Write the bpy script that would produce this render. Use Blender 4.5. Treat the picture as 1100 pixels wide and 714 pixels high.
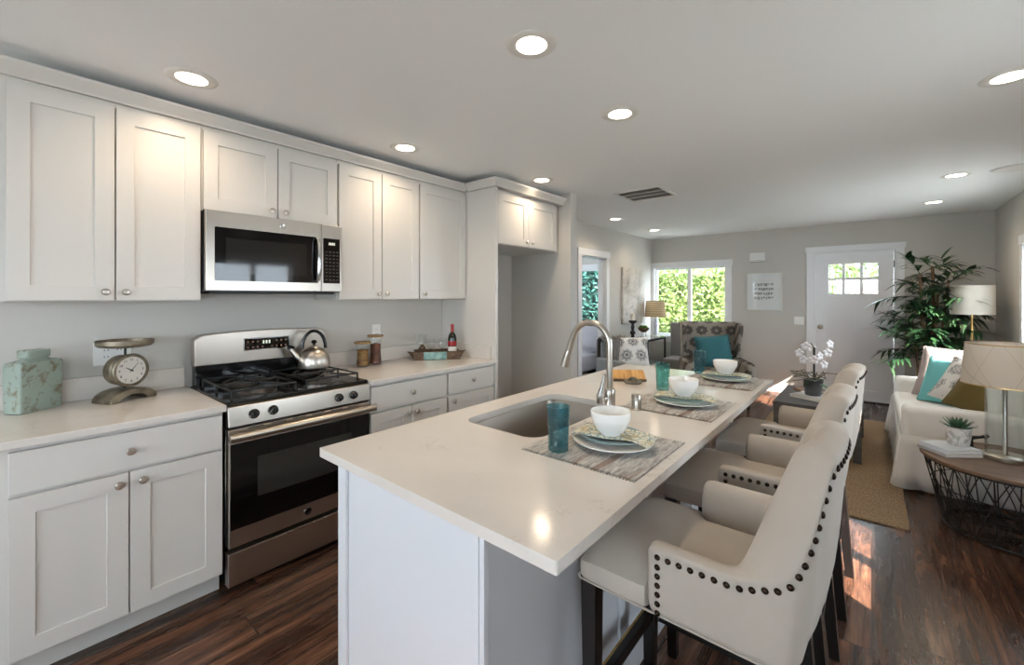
import bpy, bmesh, math, random
from math import sin, cos, pi, radians, sqrt
from mathutils import Vector, Matrix, noise

random.seed(7)
S = bpy.context.scene
COL = S.collection
for o in list(bpy.data.objects):
    bpy.data.objects.remove(o)

# ------------------------------------------------------------------ camera, world, sun, area lights, exposure
F_PX, YAW, HOR, CAM_H = 459.4, 0.6996, 318.55, 1.43
cam_d = bpy.data.cameras.new('camera')
cam = bpy.data.objects.new('camera', cam_d); COL.objects.link(cam)
cam_d.sensor_width = 36.0
cam_d.lens = 36.0 * F_PX / 1100.0
cam_d.shift_y = -(357.0 - HOR) / 1100.0
cam_d.clip_start = 0.02
cam.location = (0, 0, CAM_H)
cam.rotation_euler = (pi / 2, 0, YAW)
S.camera = cam

S.view_settings.view_transform = 'Standard'
S.view_settings.look = 'None'
S.view_settings.gamma = 1.0
S.view_settings.use_curve_mapping = False
S.view_settings.exposure = 0.52
S.cycles.use_denoising = True
S.cycles.use_light_tree = False
S.cycles.max_bounces = 10
S.cycles.diffuse_bounces = 5
S.cycles.transparent_max_bounces = 16
S.cycles.sample_clamp_indirect = 6.0
S.cycles.caustics_reflective = False
S.cycles.caustics_refractive = False

W = bpy.data.worlds.new('sky_world'); S.world = W; W.use_nodes = True
bg = W.node_tree.nodes['Background']
bg.inputs[0].default_value = (0.80, 0.90, 1.0, 1)
bg.inputs[1].default_value = 8.5

sd = bpy.data.lights.new('sun', 'SUN'); so = bpy.data.objects.new('sun', sd); COL.objects.link(so)
sd.energy = 36.0; sd.angle = radians(0.6); sd.color = (1.0, 0.93, 0.84)
so.rotation_euler = Vector((-0.697, 0.473, -0.539)).to_track_quat('-Z', 'Y').to_euler()
so.location = (4, -4, 6)

def area(name, loc, direction, sx, sy, watts, color):
    d = bpy.data.lights.new(name, 'AREA'); d.shape = 'RECTANGLE'; d.size = sx; d.size_y = sy
    d.energy = watts; d.color = color
    o = bpy.data.objects.new(name, d); COL.objects.link(o); o.location = loc
    o.rotation_euler = Vector(direction).to_track_quat('-Z', 'Z').to_euler()
    return o
DAY = (0.80, 0.90, 1.0)
for nm_, loc_, d_, sx_, sy_ in (('portal_kitchen_window', (1.27, 2.185, 1.365), (-1, 0, 0), 0.99, 1.07), ('portal_living_window', (1.27, 5.61, 1.43), (-1, 0, 0), 1.32, 1.0), ('portal_added_bedroom_window', (-6.63, 5.4, 1.375), (1, 0, 0), 2.4, 1.25), ('portal_added_near_window', (1.27, -1.26, 1.40), (-1, 0, 0), 1.28, 1.15), ('portal_added_back_window', (-1.0, -2.72, 1.475), (0, 1, 0), 2.4, 1.15), ('portal_far_window', (-2.39, 7.66, 1.345), (0, -1, 0), 1.2, 1.19)):
    area(nm_, loc_, d_, sx_, sy_, 1, DAY).data.cycles.is_portal = True  # near, back and bedroom side openings are added, unseen, for daylight
LAMP_W, LAMP_COL = 4.0, (1.0, 0.79, 0.56)

# ------------------------------------------------------------------ materials
def lin(h):
    h = h.lstrip('#')
    out = []
    for i in (0, 2, 4):
        c = int(h[i:i + 2], 16) / 255.0
        out.append(c / 12.92 if c <= 0.04045 else ((c + 0.055) / 1.055) ** 2.4)
    return (*out, 1.0)

class NT:
    def __init__(s, name):
        s.m = bpy.data.materials.new(name); s.m.use_nodes = True
        s.t = s.m.node_tree; s.n = s.t.nodes; s.l = s.t.links
        s.p = s.n['Principled BSDF']; s.out = s.n['Material Output']
    def add(s, typ, **kw):
        n = s.n.new(typ)
        for k, v in kw.items():
            if k.startswith('i_'):
                key = k[2:]
                key = int(key) if key.isdigit() else key.replace('_', ' ')
                n.inputs[key].default_value = v
            else:
                setattr(n, k, v)
        return n
    def link(s, a, b): s.l.new(a, b)
    def coord(s, scale=(1, 1, 1), rot=(0, 0, 0), kind='Object'):
        tc = s.add('ShaderNodeTexCoord'); mp = s.add('ShaderNodeMapping')
        mp.inputs['Scale'].default_value = scale; mp.inputs['Rotation'].default_value = rot
        s.link(tc.outputs[kind], mp.inputs['Vector']); return mp.outputs[0]
    def noise(s, vec, scale, detail=4, rough=0.55, dist=0.0):
        n = s.add('ShaderNodeTexNoise'); n.inputs['Scale'].default_value = scale
        n.inputs['Detail'].default_value = detail; n.inputs['Roughness'].default_value = rough
        n.inputs['Distortion'].default_value = dist
        if vec is not None: s.link(vec, n.inputs['Vector'])
        return n.outputs['Fac']
    def ramp(s, fac, stops, interp='LINEAR'):
        r = s.add('ShaderNodeValToRGB'); r.color_ramp.interpolation = interp
        e = r.color_ramp.elements
        while len(e) < len(stops): e.new(0.5)
        for i, (p, c) in enumerate(stops):
            e[i].position = p; e[i].color = lin(c) if isinstance(c, str) else (c, c, c, 1)
        s.link(fac, r.inputs[0]); return r.outputs[0]
    def mix(s, fac, a, b, mode='MIX'):
        n = s.add('ShaderNodeMix', data_type='RGBA', blend_type=mode)
        for sock, v in ((n.inputs[0], fac), (n.inputs[6], a), (n.inputs[7], b)):
            if isinstance(v, (int, float)): sock.default_value = v
            elif isinstance(v, str): sock.default_value = lin(v)
            else: s.link(v, sock)
        return n.outputs[2]
    def math(s, op, a, b=None, c=None):
        n = s.add('ShaderNodeMath', operation=op)
        for i, v in enumerate((a, b, c)):
            if v is None: continue
            if isinstance(v, (int, float)): n.inputs[i].default_value = v
            else: s.link(v, n.inputs[i])
        return n.outputs[0]
    def bump(s, height, strength=0.2, dist=0.01):
        b = s.add('ShaderNodeBump'); b.inputs['Strength'].default_value = strength
        b.inputs['Distance'].default_value = dist
        s.link(height, b.inputs['Height']); s.link(b.outputs[0], s.p.inputs['Normal'])
    def base(s, v):
        if isinstance(v, str): s.p.inputs['Base Color'].default_value = lin(v)
        else: s.link(v, s.p.inputs['Base Color'])
    def set(s, **kw):
        for k, v in kw.items(): s.p.inputs[k.replace('_', ' ')].default_value = v

def plain(name, col, rough=0.5, metal=0.0, bump=None, spec=0.5):
    m = NT(name); m.base(col); m.set(Roughness=rough, Metallic=metal)
    m.p.inputs['Specular IOR Level'].default_value = spec
    if bump:
        m.bump(m.noise(m.coord(), bump[0], 3), bump[1], bump[2] if len(bump) > 2 else 0.004)
    return m.m
def fabric(name, col, col2=None, scale=400, strength=0.25, rough=0.9):
    m = NT(name); v = m.coord()
    n = m.noise(v, 9, 4)
    m.base(m.mix(n, col, col2 or col)); m.set(Roughness=rough)
    m.p.inputs['Specular IOR Level'].default_value = 0.15
    m.p.inputs['Sheen Weight'].default_value = 0.15
    m.bump(m.noise(v, scale, 2), strength, 0.002)
    return m.m
def thin_glass(name, tint='#f4f8f8', rough=0.0, refl=1.0, ior=1.45, body=None, bodyfac=0.0, bumpscale=None):
    m = NT(name)
    tr = m.add('ShaderNodeBsdfTransparent'); tr.inputs[0].default_value = lin(tint)
    gl = m.add('ShaderNodeBsdfGlossy'); gl.inputs['Roughness'].default_value = rough
    fr = m.add('ShaderNodeLayerWeight'); fr.inputs[0].default_value = 0.5
    f0 = ((ior - 1) / (ior + 1)) ** 2
    fac = m.math('MULTIPLY', m.math('ADD', f0, m.math('MULTIPLY', m.math('POWER', fr.outputs['Facing'], 5.0), 1 - f0)), refl)
    a = tr.outputs[0]
    if bumpscale:
        b = m.add('ShaderNodeBump'); b.inputs['Strength'].default_value = 0.6; b.inputs['Distance'].default_value = 0.004
        vo = m.add('ShaderNodeTexVoronoi'); vo.inputs['Scale'].default_value = bumpscale
        m.link(m.coord(), vo.inputs['Vector']); m.link(vo.outputs[0], b.inputs['Height'])
        m.link(b.outputs[0], gl.inputs['Normal']); m.link(b.outputs[0], fr.inputs['Normal'])
        tint2 = m.ramp(vo.outputs[0], [(0.0, tint), (0.9, '#d8eeee')])
        m.link(tint2, tr.inputs[0])
    if body:
        di = m.add('ShaderNodeBsdfTranslucent'); di.inputs[0].default_value = lin(body)
        df = m.add('ShaderNodeBsdfDiffuse'); df.inputs[0].default_value = lin(body)
        mm = m.add('ShaderNodeMixShader'); mm.inputs[0].default_value = 0.5
        m.link(di.outputs[0], mm.inputs[1]); m.link(df.outputs[0], mm.inputs[2])
        ms = m.add('ShaderNodeMixShader'); ms.inputs[0].default_value = bodyfac
        m.link(a, ms.inputs[1]); m.link(mm.outputs[0], ms.inputs[2]); a = ms.outputs[0]
    mx = m.add('ShaderNodeMixShader'); m.link(fac, mx.inputs[0]); m.link(a, mx.inputs[1]); m.link(gl.outputs[0], mx.inputs[2])
    m.link(mx.outputs[0], m.out.inputs[0])
    return m.m
def emit(name, col, strength):
    m = NT(name); m.base('#ffffff'); m.p.inputs['Emission Color'].default_value = lin(col)
    m.p.inputs['Emission Strength'].default_value = strength
    return m.m

M = {}
M['wall'] = plain('wall_paint', '#c5c1ba', 0.7, bump=(260, 0.08))
M['ceil'] = plain('ceiling_paint', '#f5f6f6', 0.75, bump=(160, 0.10))
M['trim'] = plain('trim_paint', '#e6e6e7', 0.35)
M['cab'] = plain('cabinet_paint', '#d0ccc6', 0.32)
M['cabin'] = plain('cabinet_underside', '#b9b1a4', 0.5)
M['island'] = plain('island_panel_paint', '#d2d4d8', 0.38)
M['nickel'] = plain('brushed_nickel', '#b5aea4', 0.28, 1.0)
M['chrome'] = plain('chrome', '#c9c9c9', 0.12, 1.0)
M['black'] = plain('black_enamel', '#0c0c0d', 0.12)
M['blackmat'] = plain('black_iron', '#161616', 0.5)
M['blackglass'] = plain('black_oven_glass', '#060607', 0.04)
M['grayglass'] = plain('oven_inner_window', '#2c2b28', 0.05)
M['white'] = plain('white_plastic', '#e8e6e1', 0.4)
M['ceramic'] = plain('white_ceramic', '#e9e8e4', 0.15)
M['darkwood'] = plain('espresso_wood', '#14100f', 0.28)
M['bronze'] = plain('bronze_nail', '#2e231b', 0.3, 0.9)
M['linen'] = fabric('stool_linen', '#b4aba0', '#aaa095', 520, 0.3)
M['slip'] = fabric('slipcover_cotton', '#f1efeb', '#ebe8e2', 300, 0.2)
M['dark'] = plain('dark_gap', '#17120f', 0.8)
M['pane'] = thin_glass('window_glass', '#fdfefe')
M['clear'] = thin_glass('clear_glass', '#fafcfc', refl=1.3)

def m_steel():
    m = NT('stainless_steel'); v = m.coord((3, 3, 260))
    n = m.noise(v, 3, 3)
    m.base('#c0b8ae'); m.set(Metallic=1.0)
    m.set(Roughness=0.31); m.p.inputs['Anisotropic'].default_value = 0.4
    return m.m
M['steel'] = m_steel()
def m_sink():
    m = NT('sink_steel'); n = m.noise(m.coord((200, 4, 4)), 3, 3)
    m.base('#a29b93'); m.set(Metallic=1.0); m.link(m.ramp(n, [(0.3, 0.28), (0.7, 0.42)]), m.p.inputs['Roughness'])
    return m.m
M['sink'] = m_sink()

def m_quartz():
    m = NT('white_quartz'); v = m.coord()
    a = m.noise(v, 3.2, 8, 0.62, 1.6)
    vein = m.math('ABSOLUTE', m.math('SUBTRACT', a, 0.5))
    va = m.ramp(vein, [(0.0, 0.0), (0.010, 1.0)])
    msk = m.ramp(m.noise(v, 5.0, 3), [(0.52, 0.0), (0.66, 1.0)])
    inv = m.math('MULTIPLY', m.math('SUBTRACT', 1.0, va), msk)
    soft = m.ramp(m.noise(v, 1.8, 5, 0.6, 0.6), [(0.3, '#d0c9c1'), (0.7, '#d9d3cc')])
    fine = m.mix(m.math('MULTIPLY', inv, 0.45), soft, '#a49b90')
    m.base(fine); m.set(Roughness=0.13)
    return m.m
M['quartz'] = m_quartz()

def m_floor():
    m = NT('dark_hickory_planks'); v = m.coord((1, 1, 1))
    sep = m.add('ShaderNodeSeparateXYZ'); m.link(v, sep.inputs[0])
    PW, PL = 0.165, 1.25
    xi = m.math('DIVIDE', sep.outputs[0], PW)
    row = m.math('FLOOR', xi)
    wn = m.add('ShaderNodeTexWhiteNoise', noise_dimensions='1D'); m.link(row, wn.inputs['W'])
    yo = m.math('ADD', m.math('DIVIDE', sep.outputs[1], PL), m.math('MULTIPLY', wn.outputs[0], 7.3))
    idy = m.math('FLOOR', yo)
    cmb = m.add('ShaderNodeCombineXYZ'); m.link(row, cmb.inputs[0]); m.link(idy, cmb.inputs[1])
    wn2 = m.add('ShaderNodeTexWhiteNoise', noise_dimensions='2D'); m.link(cmb.outputs[0], wn2.inputs['Vector'])
    off = m.add('ShaderNodeVectorMath', operation='SCALE'); m.link(wn2.outputs[1], off.inputs[0]); off.inputs['Scale'].default_value = 9.0
    vv = m.add('ShaderNodeVectorMath', operation='ADD'); m.link(v, vv.inputs[0]); m.link(off.outputs[0], vv.inputs[1])
    st = m.add('ShaderNodeMapping'); st.inputs['Scale'].default_value = (11, 1.0, 1); m.link(vv.outputs[0], st.inputs['Vector'])
    g1 = m.noise(st.outputs[0], 1.6, 8, 0.66, 0.7)
    st2 = m.add('ShaderNodeMapping'); st2.inputs['Scale'].default_value = (70, 3.5, 1); m.link(vv.outputs[0], st2.inputs['Vector'])
    g2 = m.noise(st2.outputs[0], 2.0, 4, 0.6)
    col = m.ramp(g1, [(0.27, '#1d130f'), (0.44, '#422c22'), (0.56, '#674636'), (0.72, '#8e674e')])
    col = m.mix(0.55, col, m.ramp(g2, [(0.3, '#6d6460'), (0.7, '#ffffff')]), 'MULTIPLY')
    tone = m.ramp(wn2.outputs[0], [(0.0, 0.62), (1.0, 1.15)])
    col = m.mix(1.0, col, tone, 'MULTIPLY')
    fx = m.math('FRACT', xi); fy = m.math('FRACT', yo)
    ex = m.math('MINIMUM', fx, m.math('SUBTRACT', 1.0, fx)); ey = m.math('MINIMUM', fy, m.math('SUBTRACT', 1.0, fy))
    gx = m.math('LESS_THAN', ex, 0.017); gy = m.math('LESS_THAN', ey, 0.0018)
    gap = m.math('MAXIMUM', gx, gy)
    col = m.mix(m.math('MULTIPLY', gap, 0.75), col, '#0d0806')
    m.base(col)
    m.link(m.ramp(g1, [(0.3, 0.30), (0.7, 0.22)]), m.p.inputs['Roughness'])
    hgt = m.math('SUBTRACT', m.math('MULTIPLY', g1, 0.5), m.math('MULTIPLY', gap, 0.6))
    m.bump(hgt, 0.25, 0.006)
    return m.m
M['floor'] = m_floor()

def m_mat():
    m = NT('woven_placemat'); v = m.coord()
    a = m.noise(m.coord((90, 14, 1)), 1.0, 4, 0.75)
    b = m.noise(m.coord((16, 1.2, 1)), 1.2, 3)
    wv = m.add('ShaderNodeTexChecker'); wv.inputs['Scale'].default_value = 210; m.link(v, wv.inputs['Vector'])
    col = m.ramp(a, [(0.30, '#5b534b'), (0.42, '#98928b'), (0.54, '#bab5ae'), (0.68, '#dad6d0')])
    col = m.mix(m.ramp(b, [(0.58, 0.0), (0.66, 0.8)]), col, '#7a5a42')
    col = m.mix(m.math('MULTIPLY', wv.outputs[1], 0.35), col, '#9aa0a6')
    m.base(col); m.set(Roughness=0.95); m.bump(m.math('ADD', a, m.math('MULTIPLY', wv.outputs[1], 0.4)), 0.7, 0.003)
    return m.m
M['mat'] = m_mat()
def m_napkin():
    m = NT('printed_napkin'); v = m.coord()
    w = m.add('ShaderNodeTexVoronoi', feature='DISTANCE_TO_EDGE'); w.inputs['Scale'].default_value = 40
    m.link(v, w.inputs['Vector'])
    n = m.noise(v, 22, 2)
    c = m.ramp(w.outputs[0], [(0.03, '#7f9390'), (0.10, '#d3cfbd')])
    c = m.mix(m.ramp(n, [(0.5, 0.0), (0.62, 0.55)]), c, '#b79f6b')
    m.base(c); m.set(Roughness=0.9)
    return m.m
M['napkin'] = m_napkin()
def m_rug():
    m = NT('jute_weave'); v = m.coord()
    wv = m.add('ShaderNodeTexWave', wave_type='BANDS', bands_direction='Y'); wv.inputs['Scale'].default_value = 22
    wv.inputs['Distortion'].default_value = 1.5; wv.inputs['Detail'].default_value = 2; m.link(v, wv.inputs['Vector'])
    n = m.noise(m.coord((90, 60, 1)), 1.0, 3)
    b = m.noise(m.coord((3, 12, 1)), 1.0, 3)
    c = m.ramp(n, [(0.3, '#705c47'), (0.5, '#977e60'), (0.7, '#b59c7d')])
    c = m.mix(m.math('MULTIPLY', wv.outputs[1], 0.35), c, '#7d6850')
    c = m.mix(m.ramp(b, [(0.45, 0.0), (0.7, 0.4)]), c, '#83705a')
    m.base(c); m.set(Roughness=0.95); m.bump(m.math('ADD', wv.outputs[1], n), 0.8, 0.006)
    return m.m
M['rug'] = m_rug()
def m_crackle():
    m = NT('mint_crackle_glaze'); v = m.coord()
    n = m.noise(v, 17, 8, 0.75, 0.3)
    r = m.ramp(n, [(0.515, 0.0), (0.62, 0.9)])
    c = m.mix(r, '#97a59a', '#6d5c3e')
    c = m.mix(m.ramp(m.noise(v, 4, 3), [(0.4, 0.0), (0.8, 0.35)]), c, '#b3bfb4')
    m.base(c); m.set(Roughness=0.22); m.bump(n, 0.15, 0.004)
    return m.m
M['jar'] = m_crackle()
def m_aged(name, a, b, metal=0.8, rough=0.45):
    m = NT(name); n = m.noise(m.coord(), 18, 5)
    m.base(m.ramp(n, [(0.35, a), (0.65, b)])); m.set(Metallic=metal, Roughness=rough)
    return m.m
M['brass'] = m_aged('aged_pewter', '#6e6353', '#9c917e')
M['gold'] = m_aged('brushed_gold', '#b98f52', '#d8b67e', 0.9, 0.3)
def m_wood(name, cols, sc=(3, 30, 30), rough=0.45):
    m = NT(name); n = m.noise(m.coord(sc), 1.4, 5, 0.6, 0.8)
    m.base(m.ramp(n, [(0.3, cols[0]), (0.5, cols[1]), (0.7, cols[2])])); m.set(Roughness=rough)
    return m.m
M['walnut'] = m_wood('brown_tabletop_wood', ('#4c382a', '#6b5340', '#80654d'))
M['olivewood'] = m_wood('rough_box_wood', ('#8c6333', '#b98a51', '#cda56b'), (40, 3, 3), 0.6)
M['traywood'] = m_wood('weathered_tray_wood', ('#33261a', '#59422e', '#7b6145'), (8, 8, 30), 0.6)
M['patina'] = m_aged('teal_patina', '#4d7478', '#8fb0a8', 0.2, 0.5)
M['lidwood'] = m_wood('acacia_lid', ('#6d4f2c', '#8d6a3e', '#a98550'), (20, 20, 3))
def m_medal(name, bgc, ring, scale, center='#b9ada0', dark='#2f2a27'):
    m = NT(name); v = m.coord((scale, scale, scale))
    sep = m.add('ShaderNodeSeparateXYZ'); m.link(v, sep.inputs[0])
    zx = m.math('ADD', sep.outputs[2], m.math('MULTIPLY', sep.outputs[1], 1.0))
    row = m.math('FLOOR', zx)
    px = m.math('ADD', sep.outputs[0], m.math('MULTIPLY', m.math('MODULO', row, 2.0), 0.5))
    a = m.math('SUBTRACT', m.math('FRACT', px), 0.5); b = m.math('SUBTRACT', m.math('FRACT', zx), 0.5)
    d = m.math('SQRT', m.math('ADD', m.math('MULTIPLY', a, a), m.math('MULTIPLY', b, b)))
    ang = m.math('ARCTAN2', b, a)
    dd = m.math('ADD', d, m.math('MULTIPLY', m.math('SINE', m.math('MULTIPLY', ang, 8.0)), 0.035))
    c = m.ramp(dd, [(0.0, center), (0.06, dark), (0.13, ring), (0.19, dark), (0.30, ring), (0.34, dark), (0.38, bgc)], 'CONSTANT')
    n = m.noise(m.coord(), 30, 3)
    c = m.mix(m.math('MULTIPLY', n, 0.35), c, bgc)
    m.base(c); m.set(Roughness=0.9)
    return m.m
M['medal'] = m_medal('medallion_upholstery', '#8d847a', '#5d544c', 5.2)
M['medalw'] = m_medal('black_white_medallion_cotton', '#e9e6e2', '#e9e6e2', 5.0, '#3a3a3c', '#4a4a4e')
M['ringprint'] = m_medal('ring_print_cotton', '#d9d5cf', '#d9d5cf', 7.0, '#d9d5cf', '#6b6a6c')
M['teal'] = fabric('teal_cotton', '#3f7379', '#38696f', 260, 0.3)
M['aqua'] = fabric('aqua_knit', '#7cc3c4', '#6ab4b6', 120, 0.8)
M['mauve'] = fabric('mauve_cotton', '#b0a09b', '#a39490', 260, 0.3)
M['olive'] = fabric('olive_velvet', '#6f5f36', '#63552f', 260, 0.3)
M['graythrow'] = fabric('gray_throw_wool', '#6d6a68', '#8b8784', 90, 1.0)
M['fur'] = fabric('white_fur', '#e8e5e0', '#d8d4ce', 120, 0.8)
M['tanfur'] = fabric('tan_fleece', '#8d7c66', '#6f6150', 80, 0.9)
M['graycloth'] = fabric('gray_chair_cloth', '#8b8987', '#7d7b79', 260, 0.3)
M['bedwhite'] = fabric('white_bedding', '#cfcdd6', '#c4c2cc', 200, 0.2)
M['shade'] = None
def m_shade(name, col, tl=0.45, stripes=False, lines=False):
    m = NT(name)
    v = m.coord()
    c = None
    if stripes:
        wv = m.add('ShaderNodeTexWave', wave_type='BANDS', bands_direction='Z'); wv.inputs['Scale'].default_value = 9
        wv.inputs['Distortion'].default_value = 2.0; m.link(v, wv.inputs['Vector'])
        c = m.ramp(wv.outputs[1], [(0.0, '#a58f70'), (0.6, col), (1.0, '#cbb898')])
    if lines:
        sp_ = m.add('ShaderNodeSeparateXYZ'); m.link(v, sp_.inputs[0])
        an = m.math('ARCTAN2', sp_.outputs[1], sp_.outputs[0]); mn = None
        for ka, kz in ((1.5, 3.1), (1.5, -2.3), (0.5, 2.6)):
            fr_ = m.math('FRACT', m.math('ADD', m.math('MULTIPLY', an, ka / 1.5708), m.math('MULTIPLY', sp_.outputs[2], kz)))
            e_ = m.math('ABSOLUTE', m.math('SUBTRACT', fr_, 0.5))
            mn = e_ if mn is None else m.math('MINIMUM', mn, e_)
        c = m.ramp(mn, [(0.0, '#cfc3b3'), (0.006, '#cfc3b3'), (0.010, col)])
    di = m.add('ShaderNodeBsdfDiffuse'); tr = m.add('ShaderNodeBsdfTranslucent')
    for n in (di, tr):
        if c is None: n.inputs[0].default_value = lin(col)
        else: m.link(c, n.inputs[0])
    mx = m.add('ShaderNodeMixShader'); mx.inputs[0].default_value = tl
    m.link(di.outputs[0], mx.inputs[1]); m.link(tr.outputs[0], mx.inputs[2]); m.link(mx.outputs[0], m.out.inputs[0])
    return m.m
M['shade_lines'] = m_shade('stitched_linen_shade', '#e6dccf', 0.4, lines=True)
M['shade_plain'] = m_shade('plain_linen_shade', '#e3dacc', 0.35)
M['shade_stripe'] = m_shade('pleated_shade', '#b7a283', 0.3, stripes=True)
M['tumbler'] = thin_glass('teal_bubble_glass', '#a3d3ce', 0.02, 1.3, 1.5, '#5aa39c', 0.09, 60)
M['tumbler_blue'] = thin_glass('blue_bubble_glass', '#8fbfcb', 0.02, 1.3, 1.5, '#4a8a9c', 0.12, 60)
M['leaf'] = NT('palm_leaf').m
def m_leaf(name, a, b, c, tl=0.25, rough=0.4):
    m = NT(name); oi = m.noise(m.coord(), 6, 2)
    m.base(m.ramp(oi, [(0.3, a), (0.5, b), (0.7, c)])); m.set(Roughness=rough)
    return m.m
M['leaf'] = m_leaf('palm_leaf_green', '#142a19', '#223f25', '#38592f')
M['succ'] = m_leaf('succulent_green', '#35543f', '#4a6d52', '#6a8c6d')
M['orchleaf'] = m_leaf('orchid_leaf', '#27402a', '#355338', '#4a6a45')
M['hedge'] = m_leaf('hedge_leaf', '#4f6a2e', '#72894a', '#93a06c', rough=0.6)
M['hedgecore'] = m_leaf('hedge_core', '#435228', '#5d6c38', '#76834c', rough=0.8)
M['conifer'] = m_leaf('spruce_leaf', '#173832', '#24504a', '#3c6f66', rough=0.6)
M['tree'] = m_leaf('maple_leaf', '#36521f', '#5b7a38', '#82a05a', rough=0.6)
M['bark'] = m_wood('cane_bark', ('#4a3220', '#6e4d2d', '#8f6b40'), (20, 20, 4), 0.6)
M['petal'] = plain('orchid_petal', '#f1eff1', 0.5)
M['root'] = plain('orchid_root', '#6d6656', 0.7)
M['slate'] = plain('slate_pot', '#55565a', 0.5, bump=(30, 0.3))
M['bookcover'] = plain('pale_book_cover', '#cfd6dd', 0.5)
M['paper'] = plain('book_pages', '#e9e5dc', 0.8)
M['coffee'] = m_wood('charcoal_table_wood', ('#3b3a3a', '#4d4c4c', '#5c5b5a'), (2, 20, 20), 0.45)
def m_marble():
    m = NT('marble_pot'); n = m.noise(m.coord(), 18, 6, 0.6, 1.5)
    m.base(m.ramp(n, [(0.42, '#b7b4b0'), (0.5, '#e2dfdb'), (1.0, '#e9e7e3')])); m.set(Roughness=0.4); return m.m
M['marble'] = m_marble()
def m_canvas():
    m = NT('abstract_canvas'); v = m.coord()
    n = m.noise(v, 2.2, 6, 0.6, 1.2); n2 = m.noise(v, 9, 6, 0.7, 2.0)
    c = m.ramp(n, [(0.3, '#8f8478'), (0.45, '#b9b2a8'), (0.6, '#d2ccc4'), (0.75, '#c2b39c')])
    c = m.mix(m.ramp(n2, [(0.36, 0.6), (0.44, 0.0)]), c, '#5a544e')
    m.base(c); m.set(Roughness=0.7); return m.m
M['canvas'] = m_canvas()
M['fence'] = m_wood('gray_fence_wood', ('#7b7876', '#8f8c8b', '#a19f9e'), (3, 30, 3), 0.8)
M['ground'] = plain('outside_ground', '#c9c6bf', 0.9)
M['silver'] = plain('silver_frame', '#c8c2b6', 0.35, 0.6)
M['moss'] = m_leaf('moss_green', '#33501f', '#4f7a2c', '#6d9a41', rough=0.9)
M['wine'] = plain('dark_bottle_glass', '#14170f', 0.06)
M['foil'] = plain('red_foil', '#9c1f24', 0.35)
M['candle'] = plain('ivory_wax', '#e6e0d2', 0.5)
M['pasta1'] = plain('dried_pasta', '#b5823c', 0.7)
M['beans'] = m_aged('dried_beans', '#3c2013', '#7a3f22', 0.0, 0.5)
M['headboard'] = plain('dark_bed_frame', '#3a322d', 0.5)
M['diffuser'] = emit('downlight_diffuser', '#fff0da', 9.0)
M['green_led'] = emit('green_led', '#a8c86a', 0.25)
M['red_led'] = emit('red_led', '#ff7a3a', 1.0)
M['vent_dark'] = plain('vent_shadow', '#8a8988', 0.8)
M['dial'] = plain('dial_face', '#d8d3cb', 0.5)
M['ink'] = plain('black_ink', '#1d1b1a', 0.6)

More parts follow.
